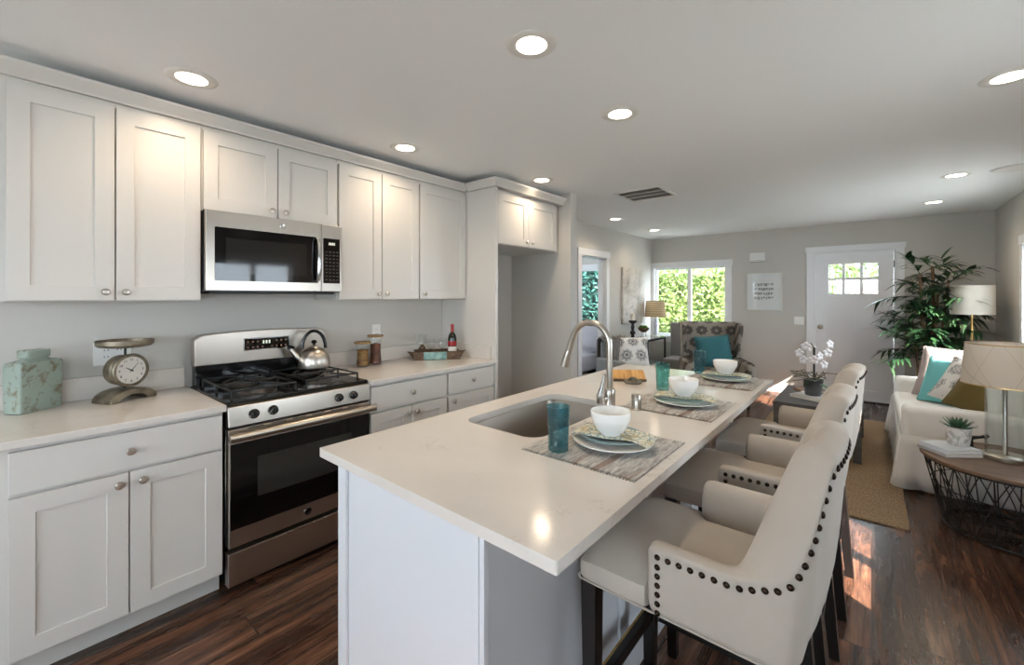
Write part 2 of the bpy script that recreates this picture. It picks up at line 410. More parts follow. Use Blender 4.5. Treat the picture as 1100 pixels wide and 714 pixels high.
# ------------------------------------------------------------------ mesh builder
class MB:
    def __init__(s): s.v = []; s.f = []
    def add(s, vs, fs, Mx=None):
        b = len(s.v)
        for p in vs:
            p = Vector(p)
            s.v.append(tuple(Mx @ p) if Mx is not None else tuple(p))
        for f in fs: s.f.append([b + i for i in f])
        return s
    def box(s, x0, x1, y0, y1, z0, z1, Mx=None):
        vs = [(x, y, z) for z in (z0, z1) for y in (y0, y1) for x in (x0, x1)]
        return s.add(vs, [(0, 2, 3, 1), (4, 5, 7, 6), (0, 1, 5, 4), (2, 6, 7, 3), (0, 4, 6, 2), (1, 3, 7, 5)], Mx)
    def taper(s, c0, h0, c1, h1):   # square-section post between two levels
        vs = []
        for c, h in ((c0, h0), (c1, h1)):
            for dx, dy in ((-1, -1), (1, -1), (1, 1), (-1, 1)):
                vs.append((c[0] + dx * h, c[1] + dy * h, c[2]))
        return s.add(vs, [(3, 2, 1, 0), (4, 5, 6, 7)] + [(i, (i + 1) % 4, 4 + (i + 1) % 4, 4 + i) for i in range(4)])
    def lathe(s, prof, n=24, Mx=None, loc=(0, 0, 0), cap=True):
        if Mx is None: Mx = Matrix.Translation(loc)
        vs = []; fs = []
        for r, z in prof:
            for i in range(n):
                a = 2 * pi * i / n
                vs.append((r * cos(a), r * sin(a), z))
        m = len(prof)
        for j in range(m - 1):
            for i in range(n):
                k = (i + 1) % n
                fs.append((j * n + i, j * n + k, (j + 1) * n + k, (j + 1) * n + i))
        if cap:
            if prof[0][0] > 1e-5: fs.append(tuple(range(n - 1, -1, -1)))
            if prof[-1][0] > 1e-5: fs.append(tuple((m - 1) * n + i for i in range(n)))
        return s.add(vs, fs, Mx)
    def cyl(s, p0, p1, r0, r1=None, n=16):
        r1 = r0 if r1 is None else r1
        p0 = Vector(p0); p1 = Vector(p1); d = p1 - p0
        q = d.to_track_quat('Z', 'Y').to_matrix().to_4x4()
        return s.lathe([(r0, 0), (r1, d.length)], n, Matrix.Translation(p0) @ q)
    def tube(s, pts, r, n=10, closed=False):
        pts = [Vector(p) for p in pts]; m = len(pts)
        rs = r if isinstance(r, (list, tuple)) else [r] * m
        t0 = (pts[1] - pts[0]).normalized()
        up = Vector((0, 0, 1)) if abs(t0.z) < 0.9 else Vector((1, 0, 0))
        nrm = (up - t0 * up.dot(t0)).normalized()
        vs = []; fs = []
        for i in range(m):
            if closed: t = (pts[(i + 1) % m] - pts[i - 1]).normalized()
            else: t = (pts[min(i + 1, m - 1)] - pts[max(i - 1, 0)]).normalized()
            nrm = (nrm - t * nrm.dot(t)).normalized(); bn = t.cross(nrm)
            for k in range(n):
                a = 2 * pi * k / n
                vs.append(pts[i] + (nrm * cos(a) + bn * sin(a)) * rs[i])
        for i in range(m if closed else m - 1):
            j = (i + 1) % m
            for k in range(n):
                l = (k + 1) % n
                fs.append((i * n + k, i * n + l, j * n + l, j * n + k))
        if not closed:
            fs.append(tuple(range(n - 1, -1, -1))); fs.append(tuple((m - 1) * n + k for k in range(n)))
        return s.add(vs, fs)
    def prism(s, poly, c0, c1, frame):
        # poly of (a,b); frame(a,b,c)->xyz
        n = len(poly)
        vs = [frame(a, b, c0) for a, b in poly] + [frame(a, b, c1) for a, b in poly]
        fs = [tuple(range(n - 1, -1, -1)), tuple(range(n, 2 * n))] + [(i, (i + 1) % n, n + (i + 1) % n, n + i) for i in range(n)]
        return s.add(vs, fs)
    def grid(s, rows, closed_u=False, cap=False):
        # rows: list of equal-length lists of points
        n = len(rows[0]); vs = [p for r in rows for p in r]; fs = []
        for j in range(len(rows) - 1):
            for i in range(n if closed_u else n - 1):
                k = (i + 1) % n
                fs.append((j * n + i, j * n + k, (j + 1) * n + k, (j + 1) * n + i))
        if cap:
            fs.append(tuple(range(n - 1, -1, -1))); fs.append(tuple((len(rows) - 1) * n + i for i in range(n)))
        return s.add(vs, fs)
    def shaker(s, a0, a1, b0, b1, c0, c1, frame, stile=0.066, rec=0.008):
        A = [(a0, b0), (a1, b0), (a1, b1), (a0, b1)]
        I = [(a0 + stile, b0 + stile), (a1 - stile, b0 + stile), (a1 - stile, b1 - stile), (a0 + stile, b1 - stile)]
        vs = [frame(a, b, c0) for a, b in A] + [frame(a, b, c1) for a, b in A] + [frame(a, b, c1) for a, b in I] + [frame(a, b, c1 - rec) for a, b in I]
        fs = [(3, 2, 1, 0), (12, 13, 14, 15)]
        for i in range(4):
            j = (i + 1) % 4
            fs += [(i, j, 4 + j, 4 + i), (4 + i, 4 + j, 8 + j, 8 + i), (8 + i, 8 + j, 12 + j, 12 + i)]
        return s.add(vs, fs)
    def build(s, name, mat, parent=None, org=None, smooth=False, bevel=0.0, sub=0, seg=2, solid=0.0):
        me = bpy.data.meshes.new(name)
        vs = s.v
        if org is None and parent is not None and parent.get('_org') is not None: org = parent['_org']
        if org is not None: vs = [(a - org[0], b - org[1], c - org[2]) for a, b, c in vs]
        me.from_pydata(vs, [], s.f)
        bm = bmesh.new(); bm.from_mesh(me); bmesh.ops.recalc_face_normals(bm, faces=bm.faces); bm.to_mesh(me); bm.free()
        if smooth:
            for p in me.polygons: p.use_smooth = True
        o = bpy.data.objects.new(name, me); COL.objects.link(o)
        if mat is not None: me.materials.append(mat)
        if parent is not None:
            o.parent = parent
        if solid:
            md = o.modifiers.new('solid', 'SOLIDIFY'); md.thickness = solid; md.offset = 0
        if bevel:
            md = o.modifiers.new('bevel', 'BEVEL'); md.width = bevel; md.segments = seg; md.limit_method = 'ANGLE'; md.angle_limit = radians(40)
        if sub:
            md = o.modifiers.new('sub', 'SUBSURF'); md.levels = sub; md.render_levels = sub
        if smooth and not sub:
            try: me.set_sharp_from_angle(angle=radians(42))
            except Exception: pass
        return o
ORG = {}
def thing(name, label, cat, loc=(0, 0, 0), rz=0.0, group=None):
    o = bpy.data.objects.new(name, None); COL.objects.link(o); o.empty_display_size = 0.1
    o.location = loc; o.rotation_euler = (0, 0, rz); o['label'] = label; o['category'] = cat
    if group: o['group'] = group
    return o
def tag(o, label, cat, group=None):
    o['label'] = label; o['category'] = cat
    if group: o['group'] = group
    return o
def struct(o): o['kind'] = 'structure'; return o
def dup(root, loc, rz, label, group=None):
    r = root.copy(); COL.objects.link(r); r.location = loc; r.rotation_euler = (0, 0, rz); r['label'] = label
    if group: r['group'] = group
    def rec(src, dst):
        for ch in list(src.children):
            c = ch.copy(); COL.objects.link(c); c.parent = dst; rec(ch, c)
    rec(root, r)
    return r
fX = lambda a, b, c: (c, a, b)      # faces +X : a=Y b=Z c=X
fY = lambda a, b, c: (a, c, b)      # a=X b=Z c=Y
fZ = lambda a, b, c: (a, b, c)
def Taxis(loc, d): return Matrix.Translation(loc) @ Vector(d).to_track_quat('Z', 'Y').to_matrix().to_4x4()

def text_mesh(name, body, size, mat, parent, Mx, extrude=0.0004):
    cu = bpy.data.curves.new(name, 'FONT'); cu.body = body; cu.size = size; cu.extrude = extrude
    cu.align_x = 'CENTER'; cu.align_y = 'CENTER'
    o = bpy.data.objects.new(name, cu); COL.objects.link(o)
    dg = bpy.context.evaluated_depsgraph_get()
    me = bpy.data.meshes.new_from_object(o.evaluated_get(dg))
    bpy.data.objects.remove(o); bpy.data.curves.remove(cu)
    me.transform(Mx); me.materials.clear(); me.materials.append(mat)
    r = bpy.data.objects.new(name, me); COL.objects.link(r); r.parent = parent
    return r

# ------------------------------------------------------------------ room shell
XW, XR, YF, YB, ZC = -3.03, 1.11, 7.5, -2.6, 2.45
struct(MB().box(-6.6, 1.25, -2.75, 7.64, -0.08, 0).build('floor', M['floor']))
struct(MB().box(-6.6, 1.25, -2.75, 7.64, ZC, ZC + 0.12).build('ceiling', M['ceil']))
def wall_open(name, a0, a1, z0, z1, c0, c1, frame, holes, mat=None):
    mb = MB()
    xs = sorted(set([a0, a1] + [h for hh in holes for h in hh[:2]]))
    for i in range(len(xs) - 1):
        l, r = xs[i], xs[i + 1]
        hs = sorted([(h[2], h[3]) for h in holes if h[0] <= l + 1e-6 and h[1] >= r - 1e-6])
        z = z0
        for lo, hi in hs + [(z1, z1)]:
            if lo > z + 1e-6:
                mb.prism([(l, z), (r, z), (r, lo), (l, lo)], c0, c1, frame)
            z = hi
    return struct(mb.build(name, mat or M['wall']))
# doorway to the bedroom
DW = (5.06, 5.76, 0.0, 2.0)
wall_open('wall_left', YB - 0.1, YF, 0, ZC, XW - 0.12, XW, fX, [DW])
# far wall: living window, front door, bedroom window
LW = (-2.985, -1.80, 0.75, 1.94)
FD = (-0.64, 0.238, 0.0, 2.065)
BWN = (-6.2, -3.95, 0.55, 1.98)
wall_open('wall_far', -6.6, XR + 0.14, 0, ZC, YF, YF + 0.14, fY, [LW, FD, BWN])
NW_ = (-1.90, -0.62, 0.83, 1.98)  # unseen opening beside the camera, added only to let daylight in
KW = (1.69, 2.68, 0.83, 1.90)
RW = (4.95, 6.24, 0.93, 1.93)
wall_open('wall_right', YB - 0.1, YF, 0, ZC, XR, XR + 0.14, fX, [KW, RW, NW_])
PD = (-2.2, 0.2, 0.90, 2.05)  # back-wall opening behind the camera, added as a daylight source
wall_open('wall_back', XW - 0.12, XR + 0.14, 0, ZC, YB - 0.14, YB, fY, [PD])
struct(MB().box(XW, -2.27, 3.59, 3.715, 0, ZC).build('wall_stub', M['wall']))
BLW = (4.2, 6.6, 0.75, 2.0)  # added bedroom side opening, never in view, brightens the bedroom
wall_open('wall_bedroom_left', 3.2, YF, 0, ZC, -6.6, -6.5, fX, [BLW])
struct(MB().box(-6.6, XW - 0.12, 3.1, 3.2, 0, ZC).build('wall_bedroom_near', M['wall']))

# doorway casing
mb = MB()
X1 = XW + 0.018
mb.box(XW, X1, DW[0] - 0.095, DW[0], 0, DW[3]); mb.box(XW, X1, DW[1], DW[1] + 0.095, 0, DW[3])
mb.box(XW, X1 + 0.006, DW[0] - 0.11, DW[1] + 0.11, DW[3], DW[3] + 0.095)
mb.box(XW - 0.12, XW, DW[0], DW[0] + 0.015, 0, DW[3]); mb.box(XW - 0.12, XW, DW[1] - 0.015, DW[1], 0, DW[3])
mb.box(XW - 0.12, XW, DW[0], DW[1], DW[3] - 0.015, DW[3])
mb.box(XW - 0.075, XW - 0.04, DW[1] - 0.03, DW[1] - 0.015, 0, DW[3])
struct(mb.build('trim_1', M['trim'], bevel=0.002))

def window(name, hole, c, out, frame, mull='v', sill=True, trimw=0.085, depth=0.14, horns=True):
    a0, a1, b0, b1 = hole
    root = bpy.data.objects.new(name, None); COL.objects.link(root); struct(root)
    s = out
    mb = MB()
    lo, hi = (c - 0.018, c) if s > 0 else (c, c + 0.018)
    ins = c + s * depth
    R = lambda l, r, z0, z1, p, q: mb.prism([(l, z0), (r, z0), (r, z1), (l, z1)], min(p, q), max(p, q), frame)
    R(a0 - trimw, a0, b0, b1, c - s * 0.018, c); R(a1, a1 + trimw, b0, b1, c - s * 0.018, c)
    R(a0 - trimw - 0.012, a1 + trimw + 0.012, b1, b1 + 0.088, c - s * 0.024, c)
    R(a0 - trimw - 0.012, a1 + trimw + 0.012, b0 - 0.03, b0, c - s * 0.035, c)
    R(a0 - trimw, a1 + trimw, b0 - 0.11, b0 - 0.03, c - s * 0.016, c)
    mb.build('window_casing', M['trim'], root, bevel=0.002)
    mb = MB(); t = 0.035
    p, q = c + s * 0.05, c + s * 0.11
    R(a0, a0 + t, b0, b1, p, q); R(a1 - t, a1, b0, b1, p, q); R(a0 + t, a1 - t, b0, b0 + t, p, q); R(a0 + t, a1 - t, b1 - t, b1, p, q)
    R(a0, a0 + 0.012, b0, b1, c, p); R(a1 - 0.012, a1, b0, b1, c, p); R(a0, a1, b1 - 0.012, b1, c, p); R(a0, a1, b0, b0 + 0.012, c, p)
    m = (a0 + a1) / 2
    mb.build('window_frame', M['trim'], root, bevel=0.002)
    mb = MB(); R(m - 0.03, m + 0.03, b0 + t, b1 - t, p, q)
    mb.build('mullion', M['trim'], root, bevel=0.002)
    for l, r in ((a0 + t, m - 0.03), (m + 0.03, a1 - t)):
        mb = MB(); R(l, r, b0 + t, b1 - t, c + s * 0.078, c + s * 0.082)
        mb.build('pane', M['pane'], root)
    return root
window('window_1', LW, YF, 1, fY)
window('window_2', RW, XR, 1, fX)
window('window_3', KW, XR, 1, fX)
window('window_4', BWN, YF, 1, fY)
window('added_window_5', PD, YB, -1, fY)
window('added_window_6', NW_, XR, 1, fX)
window('added_window_7', BLW, -6.5, -1, fX)

# front door
root = bpy.data.objects.new('door_1', None); COL.objects.link(root); struct(root)
mb = MB()
mb.box(FD[0] - 0.085, FD[0], YF - 0.018, YF, 0, FD[3]); mb.box(FD[1], FD[1] + 0.085, YF - 0.018, YF, 0, FD[3])
mb.box(FD[0] - 0.1, FD[1] + 0.1, YF - 0.024, YF, FD[3], FD[3] + 0.075)
mb.box(FD[0], FD[0] + 0.018, YF, YF + 0.13, 0, FD[3]); mb.box(FD[1] - 0.018, FD[1], YF, YF + 0.13, 0, FD[3]); mb.box(FD[0] + 0.018, FD[1] - 0.018, YF, YF + 0.13, FD[3] - 0.014, FD[3])
mb.build('door_casing', M['trim'], root, bevel=0.002)
dx0, dx1, dz0, dz1 = FD[0] + 0.021, FD[1] - 0.021, 0.022, FD[3] - 0.017
ys, yt = YF + 0.012, YF + 0.056
gx = [-0.469, -0.318, -0.284, -0.127, -0.091, 0.06]; gz = [1.474, 1.660, 1.696, 1.884]
mb = MB()
R = lambda l, r, z0, z1, p=ys, q=yt: mb.box(l, r, p, q, z0, z1)
R(dx0, gx[0], gz[0], dz1); R(gx[5], dx1, gz[0], dz1); R(gx[0], gx[5], gz[3], dz1)
pz0, pz1 = 0.16, 1.33
R(dx0, dx1, pz1, gz[0]); R(dx0, dx1, dz0, pz0)
pcx = [(-0.505, -0.285), (-0.175, 0.06)]
R(dx0, pcx[0][0], pz0, pz1); R(pcx[0][1], pcx[1][0], pz0, pz1); R(pcx[1][1], dx1, pz0, pz1)
mb.build('door_slab', M['trim'], root)
for a, b in pcx: MB().box(a, b, ys + 0.016, yt, pz0, pz1).build('door_panel', M['trim'], root)
mb = MB(); R(gx[1], gx[2], gz[0], gz[3]); R(gx[3], gx[4], gz[0], gz[3])
for a, b in ((0, 1), (2, 3), (4, 5)): R(gx[a], gx[b], gz[1], gz[2])
mb.build('muntin', M['trim'], root)
for a, b in ((0, 1), (2, 3), (4, 5)):
    for c, d in ((0, 1), (2, 3)): MB().box(gx[a], gx[b], ys + 0.02, ys + 0.024, gz[c], gz[d]).build('pane', M['pane'], root)
mb = MB().lathe([(0.034, 0), (0.034, 0.006), (0.012, 0.01), (0.011, 0.03), (0.026, 0.04), (0.028, 0.055), (0.018, 0.066), (0, 0.068)], 20, Taxis((-0.565, ys, 1.0), (0, -1, 0)))
mb.build('door_knob', M['nickel'], root, smooth=True)
for z in (1.86, 1.1, 0.25): MB().cyl((dx1 + 0.006, ys - 0.006, z - 0.045), (dx1 + 0.006, ys - 0.006, z + 0.045), 0.007).build('hinge', M['blackmat'], root)
struct(MB().box(FD[0] + 0.018, FD[1] - 0.018, YF, YF + 0.13, 0, 0.018).build('trim_2', M['darkwood']))

# baseboards
bb = 0.1
struct(MB().box(LW[0] - 0.03, FD[0] - 0.09, YF - 0.014, YF, 0, bb).box(FD[1] + 0.09, XR, YF - 0.014, YF, 0, bb).build('baseboard_far', M['trim'], bevel=0.003))
struct(MB().box(XR - 0.014, XR, 3.0, YF - 0.014, 0, bb).build('baseboard_right', M['trim'], bevel=0.003))
struct(MB().box(XW, XW + 0.014, 3.715, DW[0] - 0.1, 0, bb).box(XW, XW + 0.014, DW[1] + 0.1, YF - 0.014, 0, bb).build('baseboard_left', M['trim'], bevel=0.003))

# ------------------------------------------------------------------ ceiling fixtures
def downlight(x, y, label, on=True):
    t = thing('recessed_light', label, 'ceiling light', (x, y, ZC), 0, 'recessed ceiling lights')
    MB().lathe([(0.062, -0.004), (0.075, -0.007), (0.098, -0.004), (0.102, -0.0005), (0.062, -0.0005)], 40, cap=False).build('trim_ring', M['white'], t, smooth=True)
    MB().lathe([(0.0, -0.003), (0.0635, -0.003)], 40, cap=False).build('diffuser', M['diffuser'], t)
    d = bpy.data.lights.new('bulb', 'SPOT'); d.energy = LAMP_W * 4; d.color = LAMP_COL; d.spot_size = radians(155); d.spot_blend = 0.9; d.shadow_soft_size = 0.06
    o = bpy.data.objects.new('bulb', d); COL.objects.link(o); o.parent = t; o.location = (0, 0, -0.015)
    return t
for x, y, lab in ((-1.055, 1.376, 'largest recessed ceiling light, above the near end of the kitchen island'),
                  (-2.431, 0.565, 'recessed ceiling light nearest the double wall cabinet left of the microwave'),
                  (-1.075, 2.212, 'recessed ceiling light above the island faucet, second one over the island'),
                  (-2.445, 1.77, 'recessed ceiling light in front of the wall cabinets right of the microwave'),
                  (-2.211, 3.03, 'recessed ceiling light beside the cabinet over the empty fridge alcove'),
                  (0.489, 3.001, 'recessed ceiling light cut by the right edge of the picture'),
                  (0.54, 5.146, 'recessed ceiling light above the white sofa, left of the flat ceiling disc'),
                  (0.51, 6.46, 'recessed ceiling light nearest the front door and potted palm'),
                  (-2.575, 5.164, 'recessed ceiling light outside the bedroom doorway'),
                  (-2.548, 6.415, 'recessed ceiling light nearest the corner with the patterned armchair')):
    downlight(x, y, lab)
t = thing('air_vent', 'white rectangular ceiling air vent with three dark slot rows', 'vent', (-1.724, 4.098, ZC))
mb = MB(); hw, hd = 0.235, 0.225
mb.box(-hw, hw, -hd, -hd + 0.03, -0.008, 0); mb.box(-hw, hw, hd - 0.03, hd, -0.008, 0); mb.box(-hw, -hw + 0.03, -hd + 0.03, hd - 0.03, -0.008, 0); mb.box(hw - 0.03, hw, -hd + 0.03, hd - 0.03, -0.008, 0)
mb.box(-hw + 0.03, hw - 0.03, -0.075, -0.058, -0.008, 0); mb.box(-hw + 0.03, hw - 0.03, 0.058, 0.075, -0.008, 0)
mb.build('vent_frame', M['white'], t)
MB().box(-hw + 0.02, hw - 0.02, -hd + 0.02, hd - 0.02, -0.001, 0).build('backing', M['vent_dark'], t)
mb = MB()
for i in range(30):
    y = -hd + 0.035 + i * (2 * hd - 0.07) / 29
    mb.add([(-hw + 0.03, y - 0.004, -0.007), (hw - 0.03, y - 0.004, -0.007), (hw - 0.03, y + 0.004, -0.002), (-hw + 0.03, y + 0.004, -0.002)], [(0, 1, 2, 3)])
mb.build('louver_blades', plain('louver_gray', '#b4b1ad', 0.6), t)
t = thing('speaker_disc', 'flat white round disc on the ceiling near the right wall', 'ceiling disc', (0.86, 5.15, ZC))
MB().lathe([(0.0, -0.012), (0.10, -0.012), (0.115, -0.008), (0.118, 0.0)], 40).build('disc_cover', M['white'], t, smooth=True)
MB().lathe([(0.122, -0.004), (0.13, -0.004), (0.13, 0)], 40, cap=False).build('disc_rim', M['white'], t, smooth=True)

# ------------------------------------------------------------------ kitchen wall cabinets
def knob(t, x, y, z, d=(1, 0, 0)):
    MB().lathe([(0.006, 0), (0.005, 0.010), (0.008, 0.014), (0.0155, 0.020), (0.016, 0.025), (0.012, 0.030), (0, 0.032)], 16, Taxis((x, y, z), d)).build('knob', M['nickel'], t, org=t.location, smooth=True)
XD = -2.70     # wall cabinet door face
ZU0, ZU1 = 1.41, 2.318
def upper(y0, y1, z0, z1, doors, label, xd=XD, name='wall_cabinet', handles=None, xback=XW + 0.002, stile=0.066, frame_top=0.0):
    t = thing(name, label, 'cabinet', (xback, y0, z0))
    MB().box(xback, xd - 0.022, y0, y1, z0, z1 + 0.02).build('cabinet_box', M['cab'], t, org=t.location, bevel=0.001)
    for (a, b, kn) in doors:
        o = MB().shaker(a, b, z0 + 0.004, z1 - 0.006, xd - 0.0205, xd, fX, stile).build('door', M['cab'], t, org=t.location, bevel=0.0012)
        if kn is not None:
            kt = MB().lathe([(0.006, 0), (0.005, 0.010), (0.008, 0.014), (0.0155, 0.020), (0.016, 0.025), (0.012, 0.030), (0, 0.032)], 16, Taxis((xd, kn, z0 + 0.042), (1, 0, 0))).build('knob', M['nickel'], o, org=t.location, smooth=True)
    return t
upper(-0.06, 0.672, ZU0, ZU1, [(0.005, 0.332, 0.300), (0.338, 0.666, 0.370)], 'white double-door wall cabinet left of the microwave, above the mint jar')
upper(0.6735, 1.4215, 1.89, ZU1, [(0.680, 1.046, 1.012), (1.052, 1.416, 1.086)], 'short white wall cabinet directly above the microwave')
upper(1.423, 2.088, ZU0, ZU1, [(1.432, 1.752, 1.722), (1.758, 2.083, 1.790)], 'white double-door wall cabinet directly right of the microwave')
upper(2.0895, 2.592, ZU0, ZU1, [(2.096, 2.586, 2.133)], 'single-door white wall cabinet above the tray, next to the fridge panel')
FP0, FP1 = 2.5945, 2.628
t = MB().box(XW + 0.002, -2.363, FP0, FP1, 0.001, 2.335).build('fridge_end_panel', M['cab'], bevel=0.001)
tag(t, 'tall white end panel between the wall cabinets and the empty fridge alcove', 'panel')
upper(2.630, 3.520, 1.875, 2.315, [(2.655, 3.068, 3.030), (3.074, 3.515, 3.115)], 'white two-door wall cabinet over the empty fridge alcove', xd=-2.385)
tag(MB().box(XW + 0.002, -2.42, 3.5215, 3.588, 1.875, 2.33).build('filler_panel', M['cab']), 'narrow white filler strip between alcove cabinet and gray wall end', 'panel')
# crown
def crown_prof(x): return [(x, 2.342), (x + 0.014, 2.342), (x + 0.02, 2.352), (x + 0.05, 2.388), (x + 0.05, 2.402), (x, 2.402)]
mb = MB()
mb.prism(crown_prof(-2.722), -0.06, FP0 - 0.004, lambda a, b, c: (a, c, b))
# flat frieze under the crown
mb.box(-2.722, -2.704, -0.06, FP0 - 0.004, 2.339, 2.345)
o = mb.build('crown_molding', M['cab'], bevel=0.0015)
tag(o, 'long white crown molding along the top of the left wall cabinets', 'molding')
mb = MB()
P0 = [(0, 2.338), (0.014, 2.338), (0.02, 2.348), (0.05, 2.388), (0.05, 2.402), (0, 2.402)]
rows = []
for (x, y, dx, dy) in ((-2.672, FP0, 0, -1), (-2.361, FP0, 1, -1), (-2.361, 3.588, 1, 0)):
    rows.append([(x + dx * a, y + dy * a, b) for a, b in P0])
# wall side run starts against the long crown
mb.grid(rows, closed_u=True, cap=True)
mb.box(-3.02, -2.362, FP0 + 0.001, 3.588, 2.338, 2.40)
o = mb.build('crown_molding', M['cab'], bevel=0.001)
tag(o, 'white crown molding returning around the fridge end panel and alcove cabinet', 'molding')

# ------------------------------------------------------------------ base cabinets
XBX, XBD = -2.392, -2.37
def base_cab(y0, y1, drawers, doors, label, top=0.883, ybox=None):
    t = thing('base_cabinet', label, 'cabinet', (XW + 0.002, y0, 0))
    MB().box(XW + 0.002, XBX, y0, y1, 0.10, top).build('cabinet_box', M['cab'], t, org=t.location, bevel=0.001)
    MB().box(XW + 0.002, -2.445, y0, y1, 0.001, 0.0995).build('toe_kick', M['cab'], t, org=t.location)
    for a, b, z0, z1 in drawers:
        o = MB().box(XBX + 0.001, XBD, a, b, z0, z1).build('drawer', M['cab'], t, org=t.location, bevel=0.002)
        MB().lathe([(0.006, 0), (0.005, 0.010), (0.008, 0.014), (0.0155, 0.020), (0.016, 0.025), (0.012, 0.030), (0, 0.032)], 16, Taxis((XBD, (a + b) / 2, (z0 + z1) / 2), (1, 0, 0))).build('knob', M['nickel'], o, org=t.location, smooth=True)
    for a, b, z0, z1, kn in doors:
        o = MB().shaker(a, b, z0, z1, XBX + 0.001, XBD, fX).build('door', M['cab'], t, org=t.location, bevel=0.0012)
        MB().lathe([(0.006, 0), (0.005, 0.010), (0.008, 0.014), (0.0155, 0.020), (0.016, 0.025), (0.012, 0.030), (0, 0.032)], 16, Taxis((XBD, kn, z1 - 0.04), (1, 0, 0))).build('knob', M['nickel'], o, org=t.location, smooth=True)
    return t
base_cab(-0.09, 0.678, [(0.01, 0.671, 0.712, 0.866)], [(0.01, 0.335, 0.108, 0.698, 0.305), (0.340, 0.671, 0.108, 0.698, 0.380)], 'white base cabinet with one wide drawer and two doors, left of the range')
base_cab(1.458, 2.086, [(1.463, 2.079, 0.712, 0.866)], [(1.463, 1.768, 0.108, 0.698, 1.738), (1.773, 2.079, 0.108, 0.698, 1.803)], 'white base cabinet with drawer and two doors, directly right of the range')
base_cab(2.0875, 2.592, [(2.098, 2.585, 0.712, 0.866)], [(2.098, 2.585, 0.108, 0.698, 2.14)], 'narrow white base cabinet with one drawer, next to the fridge end panel')
XCF = -2.347
o = MB().box(XW + 0.002, XCF, -0.10, 0.683, 0.884, 0.914).build('countertop', M['quartz'], bevel=0.003)
tag(o, 'pale quartz countertop left of the range, under jar and scale', 'countertop')
o = MB().box(XW + 0.002, XCF - 0.002, 1.457, 2.5935, 0.884, 0.914).box(-2.3615, XCF - 0.002, 2.5935, 2.612, 0.884, 0.914).build('countertop', M['quartz'], bevel=0.003)
tag(o, 'pale quartz countertop between the range and the fridge end panel', 'countertop')
o = MB().box(XW + 0.002, XW + 0.022, -0.10, 0.666, 0.9145, 1.026).build('backsplash', M['quartz'], bevel=0.002)
tag(o, 'low quartz backsplash strip behind the jar and scale', 'backsplash')
o = MB().box(XW + 0.002, XW + 0.022, 1.475, 2.593, 0.9145, 1.02).build('backsplash', M['quartz'], bevel=0.002)
tag(o, 'low quartz backsplash strip behind the storage jars and tray', 'backsplash')
o = MB().box(XW + 0.023, -2.40, 2.575, 2.594, 0.9145, 1.02).build('backsplash', M['quartz'], bevel=0.002)
tag(o, 'short quartz side splash against the fridge end panel', 'backsplash')

# ------------------------------------------------------------------ microwave
def rrect(a0, a1, b0, b1, r, n=6):
    pts = []
    for cx, cy, s in ((a1 - r, b0 + r, -90), (a1 - r, b1 - r, 0), (a0 + r, b1 - r, 90), (a0 + r, b0 + r, 180)):
        for i in range(n + 1):
            a = radians(s + 90 * i / n); pts.append((cx + r * cos(a), cy + r * sin(a)))
    return pts
t = thing('microwave', 'stainless over-the-range microwave with black glass door', 'microwave', (XW, 0.676, 1.457))
L = t.location
my0, my1, mz0, mz1, mx = 0.6745, 1.4205, 1.458, 1.888, -2.645
MB().box(XW + 0.002, mx - 0.03, my0, my1, mz0, mz1).build('housing', M['black'], t, org=L, bevel=0.002)
o = MB().box(mx - 0.029, mx, my0, 1.284, mz0 + 0.004, mz1 - 0.002).build('door', M['steel'], t, org=L, bevel=0.003)
MB().prism(rrect(0.714, 1.262, 1.515, 1.80, 0.006), mx + 0.0002, mx + 0.0025, fX).build('door_glass', M['blackglass'], o, org=L)
MB().prism(rrect(0.765, 1.19, 1.555, 1.745, 0.004), mx + 0.0027, mx + 0.0032, fX).build('screen_window', plain('microwave_screen', '#1b1a19', 0.06), o, org=L)
MB().tube([(mx + 0.002, 1.252, 1.53), (mx + 0.028, 1.252, 1.535), (mx + 0.038, 1.252, 1.58), (mx + 0.041, 1.252, 1.66), (mx + 0.038, 1.252, 1.74), (mx + 0.028, 1.252, 1.785), (mx + 0.002, 1.252, 1.79)], 0.011, 12).build('handle', M['chrome'], o, org=L, smooth=True)
MB().lathe([(0.016, 0), (0.016, 0.002), (0.014, 0.003), (0.012, 0.002), (0, 0.002)], 24, Taxis((mx, 1.054, 1.842), (1, 0, 0))).build('badge', M['chrome'], o, org=L, smooth=True)
o = MB().box(mx - 0.029, mx, 1.286, my1, mz0 + 0.004, mz1 - 0.002).build('control_panel', M['steel'], t, org=L, bevel=0.003)
MB().prism(rrect(1.296, 1.404, 1.515, 1.80, 0.004), mx + 0.0002, mx + 0.0018, fX).build('keypad', M['blackglass'], o, org=L)
mb = MB()
for i in range(4): mb.box(mx + 0.0019, mx + 0.0021, 1.331 + i * 0.011, 1.338 + i * 0.011, 1.758, 1.774)
mb.build('display_digits', M['green_led'], o, org=L)
mb = MB()
for r in range(9):
    for c in range(4): mb.box(mx + 0.0019, mx + 0.0021, 1.31 + c * 0.024, 1.322 + c * 0.024, 1.535 + r * 0.022, 1.541 + r * 0.022)
mb.build('keys', plain('key_gray', '#4f4d4a', 0.5), o, org=L)
MB().box(-2.98, mx - 0.05, my0 + 0.03, my1 - 0.03, mz0 - 0.012, mz0 - 0.0005).build('vent_grille', M['blackmat'], t, org=L)

